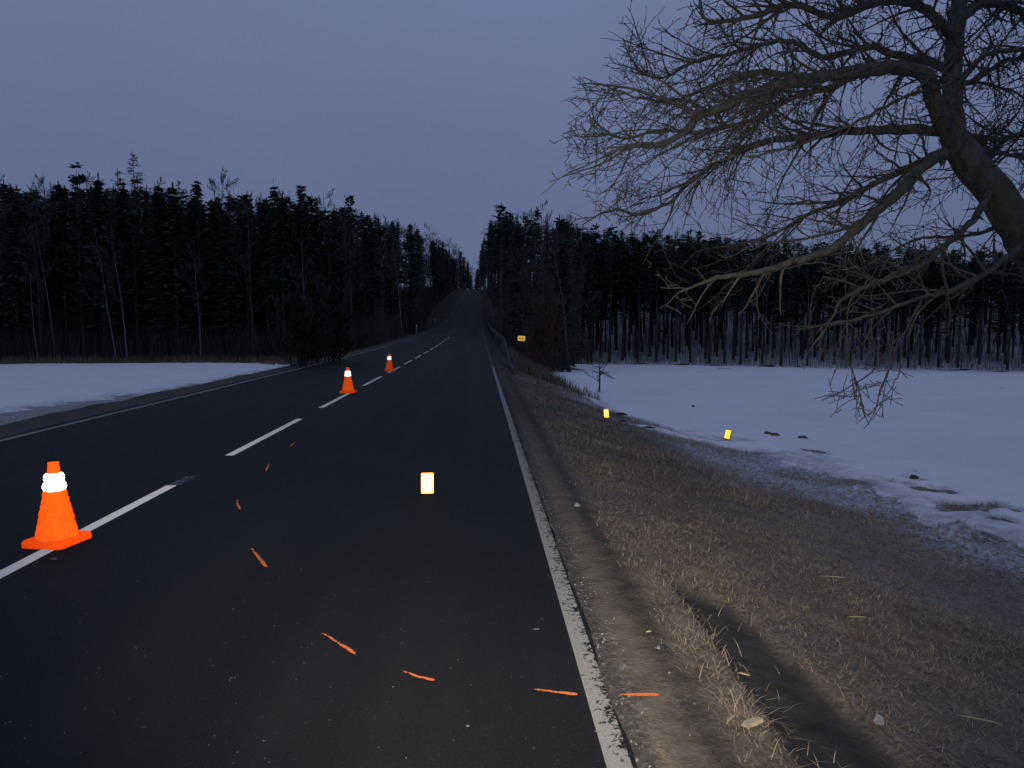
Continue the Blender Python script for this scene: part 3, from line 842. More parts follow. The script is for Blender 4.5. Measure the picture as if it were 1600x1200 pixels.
def grow(p, d, L, r, lvl, droop):
    n = max(2, int(L / (0.075 if lvl == 1 else 0.05)))
    st = L / n; P = [p]; rad = [r]
    for i in range(n):
        d = (d + rv() * (0.20 if lvl == 1 else 0.28) + Vector((0, 0, droop))).normalized()
        p = p + d * st; P.append(p)
        if i > 0 and outside(p): rad.append(0.003); break
        rad.append(max(0.0032, r * (1 - 0.75 * (i + 1) / n)))
        if lvl < 3 and R.random() < (0.60 if lvl == 1 else 0.45):
            nd = (d * R.uniform(0.4, 1.0) + rv() * 0.9 + LEFT * 0.15).normalized()
            if lvl == 1: grow(p, nd, R.uniform(0.10, 0.42), max(0.0040, rad[-1] * 0.68), 2, droop + R.uniform(-0.05, 0.08))
            else: grow(p, nd, R.uniform(0.025, 0.075), 0.0034, 3, 0.05)
    if lvl == 0: pass
    if lvl == 3: rad[-1] = 0.0048                      # swollen bud at the end of a spur
    tw.tube(local(P), rad, 4 if lvl == 1 else 3)
for spec, ra, rb_, br in limbs:
    P0 = limb_pts(spec); m = len(P0)
    Rr = [(ra * 0.86) + (rb_ - ra * 0.86) * (i / (m - 1)) ** 0.8 for i in range(m)]
    P, rr = smooth_poly(P0, Rr, 0.07, 0.010)
    b = MB(); b.tube(local(P), rr, 8 if ra > 0.03 else 6)
    for i in range(2, len(P) - 1, 3):                           # burrs and broken stubs
        if R.random() < 0.6:
            d = rv(); q = P[i] + d * rr[i] * 0.6; L = rr[i] * R.uniform(0.8, 2.2)
            b.tube(local([q, q + d * L * 0.6, q + (d + rv() * 0.4) * L]), [rr[i] * 0.45, rr[i] * 0.36, rr[i] * 0.14], 5)
    b.build('limb', M['apple'] if ra > 0.02 else M['twig'], tree, True)
    for i in range(3, len(P)):
        if rr[i] > 0.085: continue
        t = i / len(P)
        tan = (P[i] - P[i - 1]).normalized()
        if ra > 0.03 and 0.012 < rr[i] < 0.06 and R.random() < 0.16 * br:
            sublimb(P[i], (tan * R.uniform(0.5, 1.1) + rv() * 0.75 + LEFT * 0.2).normalized(), R.uniform(0.5, 1.25), min(0.019, rr[i] * 0.6), R.uniform(-0.03, 0.02))
        for _k in range(2):
            if R.random() < 0.47 * br:
                d = (tan * R.uniform(0.3, 1.0) + rv() * 0.85 + LEFT * 0.2).normalized()
                L = R.uniform(0.15, 0.85) * (0.6 + 0.5 * (1 - abs(2 * t - 1.0))) * (1 if ra > 0.015 else 0.4)
                grow(P[i], d, L, min(rr[i] * 0.6, 0.015), 1, R.uniform(-0.07, 0.05))
    grow(P[-1], (P[-1] - P[-2]).normalized(), 0.3, rr[-1] * 0.8, 1, 0.0)
tg = tw.build('twigs', M['twig'], tree); tg['kind'] = 'stuff'

# ------------------------------------------------------------------ woodland
def conifer(H, Rm, zc, seed, pine=False, dens=1.0):
    g = random.Random(seed)
    tr = MB(); lean = g.uniform(-0.3, 0.3)
    tr.tube([(0, 0, -0.6), (lean * 0.3, 0, H * 0.4), (lean, 0, H * 0.97)], [H * 0.0115, H * 0.008, 0.02], 6)
    cr = MB()
    z = zc
    while z < H - 0.3:
        t = (z - zc) / (H - zc)
        if pine: rad = Rm * (0.55 + 0.6 * math.sin(math.pi * min(1, t * 0.95 + 0.12))) * (1.05 - t * 0.55)
        else: rad = Rm * (1 - t) ** 0.85 * min(1, 0.55 + t * 3) + 0.12
        nb = g.randint(4, 6) if not pine else g.randint(3, 5)
        if pine and g.random() < 0.25: z += g.uniform(0.5, 1.0); continue
        a0 = g.uniform(0, 6.28)
        for k in range(nb):
            a = a0 + 6.28 * k / nb + g.uniform(-0.4, 0.4); L = rad * g.uniform(0.55, 1.2)
            up = g.uniform(-0.35, -0.05) if not pine else g.uniform(0.0, 0.5)
            if t > 0.8: up += 0.35
            dx, dy = math.cos(a), math.sin(a); ox = lean * t
            base_ = Vector((ox, 0, z)); tip = Vector((ox + dx * L, dy * L, z + up * L))
            tr.tube([base_, tip.lerp(base_, 0.3)], [0.035, 0.012], 3, False)
            ns = max(3, int(6 * dens * (0.6 + L / 3)))
            for s in range(ns):
                q = g.uniform(0.25, 1.0); c = base_.lerp(tip, q)
                w_ = g.uniform(0.22, 0.55) * (1.3 - 0.5 * q) * (0.6 + 0.25 * Rm); l_ = w_ * g.uniform(1.0, 2.0)
                aa = a + g.uniform(-1.1, 1.1)
                e = Vector((math.cos(aa), math.sin(aa), g.uniform(-0.5, 0.35 if pine else 0.05))).normalized()
                sd = Vector((-math.sin(aa), math.cos(aa), g.uniform(-0.4, 0.4))).normalized()
                c0 = c - e * l_ * 0.4
                cr.add([c0, c + sd * w_ * 0.5 - Vector((0, 0, 0.1 * l_)), c + e * l_ * 0.7, c - sd * w_ * 0.5 - Vector((0, 0, 0.12 * l_))], [(0, 1, 2), (0, 2, 3)])
        z += g.uniform(0.45, 0.8) * (0.8 if not pine else 1.0) * (1 - 0.35 * t)
    for k in range(5):
        e = Vector((g.uniform(-.15, .15), g.uniform(-.15, .15), 1)).normalized(); c = Vector((lean, 0, H - g.uniform(0.1, 0.8)))
        cr.add([c, c + Vector((0.1, 0.02, 0.25)), c + e * g.uniform(0.5, 0.9), c + Vector((-0.1, 0.02, 0.2))], [(0, 1, 2), (0, 2, 3)])
    if not pine or True:
        zz = zc * 0.35
        while zz < zc:                                         # dead snags below the green crown
            a = g.uniform(0, 6.28); L = g.uniform(0.3, 1.1)
            tr.tube([(0, 0, zz), (math.cos(a) * L, math.sin(a) * L, zz - 0.1 * L)], [0.025, 0.008], 3, False); zz += g.uniform(0.25, 0.8)
    return tr, cr

def bare(H, seed, spread=0.35, larch=False, stems=1, r0=None, thin=1.0):
    g = random.Random(seed); tr = MB(); cr = MB()
    def gv(): return Vector((g.gauss(0, 1), g.gauss(0, 1), g.gauss(0, 1))).normalized()
    def br(p, d, L, r, lvl):
        n = 4 if lvl < 2 else 3
        P = [p]; rad = [r]
        for i in range(n):
            d = (d + gv() * 0.16 + Vector((0, 0, 0.10))).normalized(); p = p + d * (L / n); P.append(p); rad.append(max(0.019, r * (1 - 0.7 * (i + 1) / n)))
        cr.tube(P, rad, 4 if lvl < 2 else 3, False)
        if lvl < 3:
            k = g.randint(5, 7) if lvl < 2 else g.randint(4, 7)
            for j in range(k):
                q = g.uniform(0.25, 1.0); idx = min(n - 1, int(q * n)); pp = P[idx].lerp(P[idx + 1], q * n - idx if idx < n else 0)
                nd = (d * 0.9 + gv() * 0.75 + Vector((0, 0, 0.2))).normalized()
                br(pp, nd, L * g.uniform(0.35, 0.6), rad[idx] * 0.5, lvl + 1)
    for s in range(stems):
        off = Vector((g.uniform(-.3, .3), g.uniform(-.3, .3), 0)) * (stems > 1)
        r = r0 or H * 0.011
        d = Vector((g.uniform(-1, 1) * 0.06, g.uniform(-1, 1) * 0.06, 1)) + off * (0.35 if stems > 1 else 0)
        pts = []; p = off + Vector((0, 0, -0.5)); n = 7; rad = []
        for i in range(n + 1):
            pts.append(p.copy()); rad.append(max(0.015, r * (1 - 0.9 * i / n)))
            d = (d.normalized() + gv() * 0.05 + Vector((0, 0, 0.05))); p = p + d.normalized() * (H + 0.5) / n
        tr.tube(pts, rad, 6)
        if larch:
            nb = int(H * 4.2)
            for j in range(nb):
                t = 0.3 + 0.69 * j / nb; i = min(n - 1, int(t * n)); q = pts[i].lerp(pts[i + 1], t * n - i)
                a = g.uniform(0, 6.28); L = H * 0.20 * (1.05 - t) * g.uniform(0.7, 1.2) + 0.2
                tip = q + Vector((math.cos(a) * L, math.sin(a) * L, L * g.uniform(0.05, 0.35)))
                cr.tube([q, q.lerp(tip, 0.5) - Vector((0, 0, 0.05 * L)), tip], [0.045, 0.035, 0.02], 3, False)
                for s2 in range(11):
                    c = q.lerp(tip, g.uniform(0.3, 1)); e = c + Vector((g.uniform(-.4, .4), g.uniform(-.4, .4), g.uniform(-.35, .25)))
                    cr.tube([c, e], [0.022, 0.013], 3, False)
        else:
            for j in range(int(11 * thin)):
                t = g.uniform(spread, 0.97); i = min(n - 1, int(t * n)); q = pts[i].lerp(pts[i + 1], t * n - i)
                nd = Vector((g.gauss(0, 1), g.gauss(0, 1), g.uniform(0.3, 1.3))).normalized()
                br(q, nd, H * 0.30 * (1.15 - t) * g.uniform(0.7, 1.2) + 0.3, rad[i] * 0.5, 1)
    return tr, cr

TEMPL = {'spruce_tree': [], 'pine_tree': [], 'bare_tree': [], 'larch_tree': [], 'birch_tree': []}
for s in range(4):
    for kind, f in (('spruce_tree', lambda s: conifer(20, 2.5, 6.5 + s * 0.8, 100 + s)),
                    ('pine_tree', lambda s: conifer(20, 2.3, 9.0 + s * 0.8, 200 + s, True, 1.1)),
                    ('bare_tree', lambda s: bare(18, 300 + s, 0.25))):
        a, c = f(s)
        TEMPL[kind].append((a.mesh('trunk', M['bark']), c.mesh('crown', M['needles'] if kind != 'bare_tree' else M['bark']), (20 if kind != 'bare_tree' else 18), a, c))
for s in range(3):                                            # edge trees green to near the ground
    for kind, f in (('spruce_tree', lambda s: conifer(20, 2.9, 1.6 + s * 1.2, 120 + s)), ('pine_tree', lambda s: conifer(20, 2.7, 4.0 + s, 220 + s, True, 1.2))):
        a, c = f(s); TEMPL[kind].append((a.mesh('trunk', M['bark']), c.mesh('crown', M['needles']), 20, a, c))
for s in range(2):
    a, c = bare(22, 400 + s, larch=True); TEMPL['larch_tree'].append((a.mesh('trunk', M['bark']), c.mesh('crown', M['bark']), 22, a, c))
for s in range(3):
    a, c = bare(16, 500 + s, 0.4, r0=0.10, thin=0.8); TEMPL['birch_tree'].append((a.mesh('trunk', M['birch']), c.mesh('crown', M['brush']), 16, a, c))

def plant(kind, x, y, H, label, group, lean=0.0, var=None, sxy=None):
    n_t = len(TEMPL[kind])
    if var is None: var = (R.randrange(3, n_t) if x < -3 or y < 90 else R.randrange(4)) if kind in ('spruce_tree', 'pine_tree') else R.randrange(n_t)
    T = TEMPL[kind][var]
    k = H / T[2]
    t = thing(kind, label, 'tree', (x, y, float(ground_z(x, y, False)) - 0.05), R.uniform(0, 6.28), group)
    if lean: t.rotation_euler = (0, lean, 0)
    a = k if sxy is None else sxy
    t.scale = (a * R.uniform(0.9, 1.1),) * 2 + (k,)
    link('trunk', T[0], t); link('crown', T[1], t)
    return t

placed = []
def free(x, y, dmin):
    for a, b_ in placed:
        if (a - x) ** 2 + (b_ - y) ** 2 < dmin * dmin: return False
    placed.append((x, y)); return True

def pix_x(x, y):                                               # rough photo column of a far point
    return 750 + x / y * F
def sky_left(px): return np.interp(px, [-100, 0, 100, 150, 240, 330, 440, 500, 550, 610, 650, 690, 715, 735], [280, 292, 300, 290, 292, 304, 308, 308, 322, 342, 358, 382, 410, 445])
def sky_right(px): return np.interp(px, [748, 756, 772, 800, 830, 855, 900, 1010, 1100, 1190, 1400, 1700], [430, 372, 335, 342, 332, 338, 350, 360, 364, 370, 380, 392])
def height_at(x, y, left):
    px = pix_x(x, y); top = sky_left(px) if left else sky_right(px)
    zt = CAM_Z + (508 - top) / F * y
    return zt - float(ground_z(x, y, False))

LBL = {('spruce_tree', 1): ('dark spruce behind the left snow field', 'spruces behind the left field'),
       ('pine_tree', 1): ('dark ragged pine behind the left snow field', 'pines behind the left field'),
       ('bare_tree', 1): ('leafless tree behind the left snow field', 'bare trees behind the left field'),
       ('spruce_tree', 0): ('dark spruce behind the right snow field', 'spruces behind the right field'),
       ('pine_tree', 0): ('tall bare stemmed pine behind the right snow field', 'pines behind the right field'),
       ('bare_tree', 0): ('leafless tree behind the right snow field', 'bare trees behind the right field')}
LBR = {('spruce_tree', 1): ('dark spruce lining the left side of the rising road', 'spruces along the left of the road'),
       ('pine_tree', 1): ('dark pine lining the left side of the rising road', 'pines along the left of the road'),
       ('bare_tree', 1): ('leafless tree lining the left side of the rising road', 'bare trees along the left of the road'),
       ('spruce_tree', 0): ('dark spruce lining the right side of the rising road', 'spruces along the right of the road'),
       ('pine_tree', 0): ('dark pine lining the right side of the rising road', 'pines along the right of the road'),
       ('bare_tree', 0): ('leafless tree lining the right side of the rising road', 'bare trees along the right of the road')}
count = {}
def scatter(n, xr, yf, depth, left, mix, dmin, hf=(0.84, 1.02)):
    made = 0
    for _ in range(n * 6):
        if made >= n: break
        x = R.uniform(*xr); y = yf(x) + depth * R.random() ** 1.4
        if not -130 < pix_x(x, y) < 1760: continue
        if not free(x, y, dmin): continue
        kind = R.choices(list(mix), list(mix.values()))[0]
        H = height_at(x, y, left) * R.uniform(*hf)
        if H < 5: continue
        H = min(H, 27)
        lab, grp = LBL[(kind, int(left))]
        plant(kind, x, y, H, lab, grp, sxy=max(0.85, H / 20 * 1.05)); made += 1
        count[kind] = count.get(kind, 0) + 1
# special trees first
def special(kind, px, top, Y, label, group=None, lean=0.0, var=0, sxy=None):
    x = (px - 750) / F * Y; placed.append((x, Y))
    H = CAM_Z + (508 - top) / F * Y - float(ground_z(x, Y, False))
    return plant(kind, x, Y, H, label, group, lean, var, sxy)
special('larch_tree', 240, 250, 97, 'tall bare larch rising highest above the left wood', sxy=0.95)
special('larch_tree', 196, 272, 100, 'bare larch just left of the tallest larch', var=1)
special('larch_tree', 292, 285, 98, 'small bare larch right of the tallest larch', var=1, sxy=0.7)
special('pine_tree', 150, 268, 95, 'pine with stacked boughs on the left skyline', var=0, sxy=1.0)
special('spruce_tree', 325, 287, 94, 'pointed spruce standing clear on the left skyline', var=1, sxy=0.9)
special('spruce_tree', 440, 293, 92, 'pointed spruce above the first far dashes of the left wood', var=2, sxy=0.9)
special('pine_tree', 480, 296, 92, 'narrow pine in the middle of the left skyline', var=1, sxy=0.8)
special('pine_tree', 552, 308, 88, 'pine with a rounded top near the road end of the left wood', var=2, sxy=0.85)
special('pine_tree', 782, 322, 66, 'pine at the left corner of the right wood beside the road', var=3, sxy=0.75)
special('bare_tree', 850, 315, 68, 'thin leafless tree topping the corner of the right wood', var=1, sxy=0.8)
special('bare_tree', 680, 352, 165, 'round leafless crown at the road end of the left wood', var=2, sxy=0.95)
for px, top, Y, ln, sx_, lab in ((196, 360, 87.5, -0.10, 0.9, 'pale birch leaning left at the front of the left wood'), (212, 350, 87, -0.02, 0.9, 'straight pale birch beside the leaning birch'),
                                 (106, 330, 90, -0.06, 0.8, 'pale birch stem near the left end of the left wood'), (485, 380, 82, 0.0, 0.8, 'pale forked birch above the middle cone'),
                                 (630, 365, 86, 0.01, 0.8, 'pale birch nearest the road in the left wood'), (80, 430, 89, -0.03, 0.7, 'short pale birch near the left frame edge'), (322, 380, 86, 0.03, 0.7, 'slim grey birch below the pointed spruce')):
    special('birch_tree', px, top, Y, lab, None, ln, R.randrange(3), sx_)
# along the road, both sides
def roadside(left, n):
    made = 0
    for _ in range(n * 5):
        if made >= n: break
        y = (92 if left else 62) + 290 * R.random() ** 1.5
        x = (-9.3 - 8 * R.random() ** 1.3 if left else 3.6 + 9 * R.random() ** 1.3) + float(road_s(y))
        if not left and y < 75: x = 6.6 + 2.2 * R.random()
        if not left and y < float(wood_edge(x)) - 0.5: continue
        if not free(x, y, 2.6): continue
        H = height_at(x, y, left) * R.uniform(0.85, 1.04)
        if H < 4: continue
        kind = R.choices(['bare_tree', 'spruce_tree', 'pine_tree'], [6, 2, 2] if left else [4, 4, 3])[0]
        lab, grp = LBR[(kind, int(left))]
        plant(kind, x, y, min(H, 24), lab, grp, sxy=0.75); made += 1
        count[kind] = count.get(kind, 0) + 1
roadside(True, 95); roadside(False, 125)
for px, top, Y, kd in ((704, 398, 372, 'bare_tree'), (709, 404, 380, 'bare_tree'), (714, 408, 376, 'bare_tree'), (718, 416, 384, 'bare_tree'), (722, 420, 378, 'bare_tree'), (726, 428, 390, 'bare_tree'), (729, 432, 380, 'bare_tree'), (731, 434, 395, 'spruce_tree'), (733, 438, 400, 'bare_tree'), (736, 442, 420, 'spruce_tree'), (720, 418, 392, 'spruce_tree'), (725, 426, 396, 'spruce_tree'), (740, 449, 440, 'bare_tree'),
                       (744, 441, 420, 'bare_tree'), (746, 428, 400, 'spruce_tree'), (749, 415, 385, 'bare_tree'), (752, 402, 392, 'spruce_tree'), (755, 392, 380, 'spruce_tree'), (758, 380, 385, 'pine_tree'), (762, 372, 380, 'bare_tree')):
    for dd in (0, 14):
        special(kd, px + R.uniform(-1, 1), top - (26 if px < 738 else 12) * min(1.0, abs(px - 740) / 8.0) + R.uniform(0, 6), Y + dd, 'far dark tree closing the notch where the road crests', 'trees beyond the crest of the road', sxy=0.95, var=R.randrange(4, 7) if kd != 'bare_tree' else R.randrange(4))
for px, top, Y in ((20, 278, 98), (48, 272, 102), (72, 284, 99), (100, 290, 104), (352, 282, 104), (372, 294, 100), (520, 306, 98), (270, 292, 103)):
    special('bare_tree', px, top, Y, 'leafless tree with a fuzzy round top on the left skyline', 'bare crowns on the left skyline', var=R.randrange(4), sxy=1.0)
for px, top, Y in ((838, 326, 78), (872, 336, 88), (895, 342, 92)):
    special('bare_tree', px, top, Y, 'leafless tree fuzzing the skyline near the corner of the right wood', 'bare crowns on the right skyline', var=R.randrange(4), sxy=0.8)
scatter(170, (-85, -11), lambda x: float(np.interp(x, [-90, -25, -11], [93, 90, 88])), 24, True, {'spruce_tree': 3, 'pine_tree': 3, 'bare_tree': 4}, 2.3)
scatter(215, (11, 105), lambda x: float(np.interp(x, [11, 14, 20, 73, 110], [92, 105, 116, 96, 84])), 26, False, {'spruce_tree': 4, 'pine_tree': 4, 'bare_tree': 3}, 2.2)

# deeper rows that read as one mass
def mass(name, pts, left, label):
    Vs = []; Fs = []; n0 = 0
    for x, y in pts:
        kind = R.choice(['spruce_tree', 'pine_tree', 'spruce_tree']); deep = left or y - float(wood_edge(x)) > 50
        T = TEMPL[kind][R.randrange(3, 7) if deep else R.randrange(4)]
        H = min(26, max(7, height_at(x, y, left) * R.uniform(0.72, 0.97))); k = H / T[2]
        an = R.uniform(0, 6.28); ca, sa = math.cos(an), math.sin(an); kx = max(1.05, k * 1.2)
        for mb in (T[3], T[4]):
            if id(mb) not in tri: 
                vv = np.array(mb.v); ff = []
                for f in mb.f:
                    for j in range(1, len(f) - 1): ff.append((f[0], f[j], f[j + 1]))
                ff = np.array(ff)
                if mb is T[4]: ff = ff.reshape(-1, 2, 3)[::2].reshape(-1, 3) if len(ff) % 2 == 0 else ff
                tri[id(mb)] = (vv, ff)
            vv, ff = tri[id(mb)]
            P = np.stack([(vv[:, 0] * ca - vv[:, 1] * sa) * kx + x, (vv[:, 0] * sa + vv[:, 1] * ca) * kx + y, vv[:, 2] * k + float(ground_z(x, y, False))], -1)
            Vs.append(P); Fs.append(ff + n0); n0 += len(vv)
    me = np_mesh(name, np.concatenate(Vs), np.concatenate(Fs), M['needles'], None, False)
    return tag(link(name, me), label, 'woodland', kind='stuff')
tri = {}
ptl = []; ptr = []
for _ in range(4000):
    if len(ptl) < 230:
        x = R.uniform(-135, -14); y = 116 + 70 * R.random()
        if -100 < pix_x(x, y) < 640 and free(x, y, 3.2): ptl.append((x, y))
    if len(ptr) < 330:
        x = R.uniform(17, 150); y = float(np.interp(x, [17, 20, 73, 150], [112, 143, 123, 100])) + 75 * R.random()
        if 840 < pix_x(x, y) < 1720 and free(x, y, 3.0): ptr.append((x, y))
mass('distant_wood', ptl, True, 'dark depth of the left wood behind its front trees')
mass('distant_wood', ptr, False, 'dark depth of the right wood rising behind its front trees')

# undergrowth: thin upright stems along the wood edges
def stems(name, pts, hr, mat, label, cat, lean=0.35, wid=0.02):
    n = len(pts); P = np.array(pts); 
    z = ground_z(P[:, 0], P[:, 1], False)
    Hs = rng.uniform(hr[0], hr[1], n); a = rng.uniform(0, 6.28, n); ln = rng.uniform(0, lean, n) * Hs
    tx = P[:, 0] + np.cos(a) * ln; ty = P[:, 1] + np.sin(a) * ln
    b_ = rng.uniform(0, 6.28, n); wx = np.cos(b_) * wid; wy = np.sin(b_) * wid
    V = np.zeros((n, 6, 3)); mx = P[:, 0] * 0.6 + tx * 0.4; my = P[:, 1] * 0.6 + ty * 0.4
    for k, (cx, cy, cz, sx_, sy_) in enumerate(((P[:, 0], P[:, 1], z - 0.05, wx, wy), (P[:, 0], P[:, 1], z - 0.05, -wx, -wy), (mx, my, z + Hs * 0.55, wx * 0.7, wy * 0.7), (mx, my, z + Hs * 0.55, -wx * 0.7, -wy * 0.7), (tx, ty, z + Hs, wx * 0.1, wy * 0.1), (tx, ty, z + Hs, -wx * .1, -wy * .1))):
        V[:, k, 0] = cx + sx_; V[:, k, 1] = cy + sy_; V[:, k, 2] = cz
    q = np.array([[0, 1, 3, 2], [2, 3, 5, 4]])
    Fq = (q[None] + 6 * np.arange(n)[:, None, None]).reshape(-1, 4)
    tone = np.repeat(rng.uniform(0, 1, n), 6)
    me = np_mesh(name, V.reshape(-1, 3), Fq, mat, {'tone': tone}, False)
    return tag(link(name, me), label, cat, kind='stuff')
pts = []
for _ in range(9000):
    x = R.uniform(-75, -9.5); y = float(np.interp(x, [-80, -25, -16, -9.5], [91, 86, 80, 74])) + abs(R.gauss(0, 5)); pts.append((x, y))
for _ in range(3200):
    y = 76 + 270 * R.random() ** 1.6; pts.append((-9.2 - abs(R.gauss(0, 2.5)) + float(road_s(y)), y))
stems('undergrowth', pts, (0.8, 5.5), M['brush'], 'leafless brush along the edge of the left wood', 'undergrowth', 0.45, 0.025)
pts = []
for _ in range(3200):
    y = 56 + 280 * R.random() ** 1.8; x = 3.0 + abs(R.gauss(0, 3.0)) + (3.0 if y < 72 else 0)
    if y > float(wood_edge(x)) - 1.0 or x < 6: pts.append((x + float(road_s(y)), y))
for _ in range(2200):
    x = R.uniform(10, 100); y = float(np.interp(x, [10, 13, 20, 73, 110], [84, 102, 114, 94, 82])) + abs(R.gauss(0, 2.5)); pts.append((x, y))
stems('undergrowth', pts, (0.6, 3.4), M['brush'], 'leafless brush along the edge of the right wood', 'undergrowth', 0.45, 0.022)
pts = []
for _ in range(6500):
    x = R.uniform(13, 125); y = float(np.interp(x, [10, 20, 73, 130], [80, 117, 97, 82])) + 4 + 34 * R.random(); pts.append((x, y))
stems('undergrowth', pts, (0.8, 6.0), M['brush'], 'thin leafless saplings added to darken the gaps between trunks of the right wood', 'undergrowth', 0.25, 0.03)  # stems added as fill to darken the bright snow between the trunks
pts = []
for _ in range(5200):
    x = R.uniform(-75, -13); y = float(np.interp(x, [-80, -25, -13], [87.5, 82, 68])) + R.gauss(0, 1.8)
    if vnoise(x / 3, y / 3, 12) > -0.35: pts.append((x, y))
stems('reeds', pts, (0.3, 1.1), M['reed'], 'pale dry reeds at the far edge of the left snow field', 'reeds', 0.4, 0.03)
pts = []
for _ in range(4500):
    y = 24 + 40 * R.random(); x = min(1.6 + abs(R.gauss(0, 1.5)), 4.2); pts.append((x, y))
for _ in range(900):
    y = 36 + 44 * R.random(); pts.append((-7.3 - abs(R.gauss(0, 0.8)), y))
stems('tall_grass', pts, (0.12, 0.55), M['reed'], 'tall dry grass on the bank behind the guard rail', 'grass', 0.7, 0.012)

# bushes at the corner of the right wood
def bush(name, px, py, Hb, mat, label, seed, stems_=5):
    p = ground_hit(px, py)
    a, c = bare(Hb, seed, 0.12, stems=stems_, r0=0.035, thin=0.9)
    t = thing(name, label, 'bush', (p.x, p.y, float(ground_z(p.x, p.y))))
    a.build('stems', mat, t); c.build('crown', mat, t)
bush('shrub', 858, 583, 6.4, M['rust_bush'], 'rusty brown bush at the corner of the right wood behind the yellow sign', 41, 9)
bush('shrub', 898, 574, 5.4, M['rust_bush'], 'brown bush where the right wood meets the snow', 42, 8)
bush('shrub', 470, 573, 2.3, M['bush_dark'], 'low dark bush at the road end of the left snow field', 43, 6)
bush('shrub', 520, 566, 2.6, M['bush_dark'], 'dark bush behind the middle cone beyond the left shoulder', 44, 6)

# young tree in the field
p = ground_hit(936, 614)
a, c = bare(2.1, 61, 0.42, r0=0.06, thin=0.55)
yt = thing('young_tree', 'little bare sapling standing alone in the snow of the right field', 'tree', (p.x, p.y, float(ground_z(p.x, p.y))))
sm = MB()
def small(mb):
    return mb
a.build('trunk', M['brush'], yt)
cz_ = MB()
g2 = random.Random(9)
for k in range(13):
    z0_ = g2.uniform(0.45, 1.6); an = k * 2.4; L = g2.uniform(0.5, 0.95)
    P = [Vector((0, 0, z0_))]; d = Vector((math.cos(an), math.sin(an), g2.uniform(-0.1, 0.6))).normalized()
    for i in range(5):
        d = (d + Vector((g2.gauss(0, .2), g2.gauss(0, .2), g2.gauss(0, .2)))).normalized(); P.append(P[-1] + d * L / 5)
        if i > 0:
            e = (d + Vector((g2.gauss(0, .6), g2.gauss(0, .6), g2.gauss(0, .6)))).normalized(); cz_.tube([P[-1], P[-1] + e * g2.uniform(.1, .25)], [0.012, 0.007], 3)
    cz_.tube(P, [0.024, 0.021, 0.018, 0.015, 0.012, 0.008], 4)
cz_.build('crown', M['brush'], yt)

# ------------------------------------------------------------------ grass on the verge
def blades(n, xr, yr, hr, wid, label, flat, prob):
    x = rng.uniform(*xr, n * 3); y = yr[0] + (yr[1] - yr[0]) * rng.random(n * 3) ** 1.25
    keep = rng.random(n * 3) < prob(x, y)
    x = x[keep][:n]; y = y[keep][:n]; n = len(x)
    z = ground_z(x, y)
    L = rng.uniform(hr[0], hr[1], n); a = rng.uniform(0, 6.28, n)
    el = np.clip(rng.normal(flat, 0.3, n), 0.02, 1.4)
    dx = np.cos(a) * np.cos(el); dy = np.sin(a) * np.cos(el); dz = np.sin(el)
    wx = -np.sin(a) * wid; wy = np.cos(a) * wid
    V = np.zeros((n, 5, 3))
    for k, (t, zz, s) in enumerate(((0, -0.005, 1), (0, -0.005, -1), (0.55, 0.62, 0.8), (0.55, 0.62, -0.8), (1.0, 0.82, 0))):
        V[:, k, 0] = x + dx * L * t + wx * s; V[:, k, 1] = y + dy * L * t + wy * s; V[:, k, 2] = z + (dz * L * zz if t else 0.0) + (0.004 if t else -0.006)
    F3 = np.array([[0, 1, 3], [0, 3, 2], [2, 3, 4]])
    Fq = (F3[None] + 5 * np.arange(n)[:, None, None]).reshape(-1, 3)
    tone = np.clip(rng.normal(0.42, 0.22, n) + 0.25 * fbm(x * 1.5, y * 1.5, 55), 0, 1)
    me = np_mesh('dry_grass', V.reshape(-1, 3), Fq, M['grass'], {'tone': np.repeat(tone, 5)}, False)
    return tag(link('dry_grass', me), label, 'grass', kind='stuff')
def pr_near(x, y):
    q = rut_d(x, y)
    k = sstep(0.78, 1.0, x) * sstep(0.12, 0.22, q)
    tall = 0.35 + 0.65 * sstep(-0.25, 0.35, fbm(x * 1.6, y * 1.6, 55))
    return k * tall * sstep(6.0, 3.6, x) * (snow_t(x, y) < 0.0)
blades(80000, (0.75, 5.4), (1.7, 8.5), (0.025, 0.075), 0.0016, 'matted straw coloured grass on the near right verge', 0.03, pr_near)
blades(30000, (0.8, 6.5), (7.0, 24.0), (0.05, 0.14), 0.003, 'short brown grass along the farther right bank', 0.3,
       lambda x, y: sstep(0.8, 1.2, x) * (snow_t(x, y) < -0.1) * (0.3 + 0.7 * sstep(-0.2, 0.4, fbm(x, y, 56))))
def pr_tuft(x, y):
    c = np.zeros_like(x)
    for (px, py, s) in tufts: c = np.maximum(c, np.exp(-((x - px) ** 2 + ((y - py)) ** 2) / s ** 2))
    return c
tuft_px = [(1095, 1000, .22), (1130, 1060, .18), (1180, 1120, .16), (1240, 1170, .15), (1085, 950, .2), (1490, 830, .35), (1560, 860, .3), (1330, 762, .3), (1390, 785, .25), (1435, 808, .25), (1530, 880, .3), (1590, 910, .3), (1540, 797, .3), (1270, 704, .2)]
tufts = [(ground_hit(a, b_).x, ground_hit(a, b_).y, s) for a, b_, s in tuft_px]
blades(12000, (0.9, 6.2), (1.8, 14.0), (0.05, 0.13), 0.0018, 'longer tufts of dry grass beside the wheel rut and snow edge', 0.32, pr_tuft)

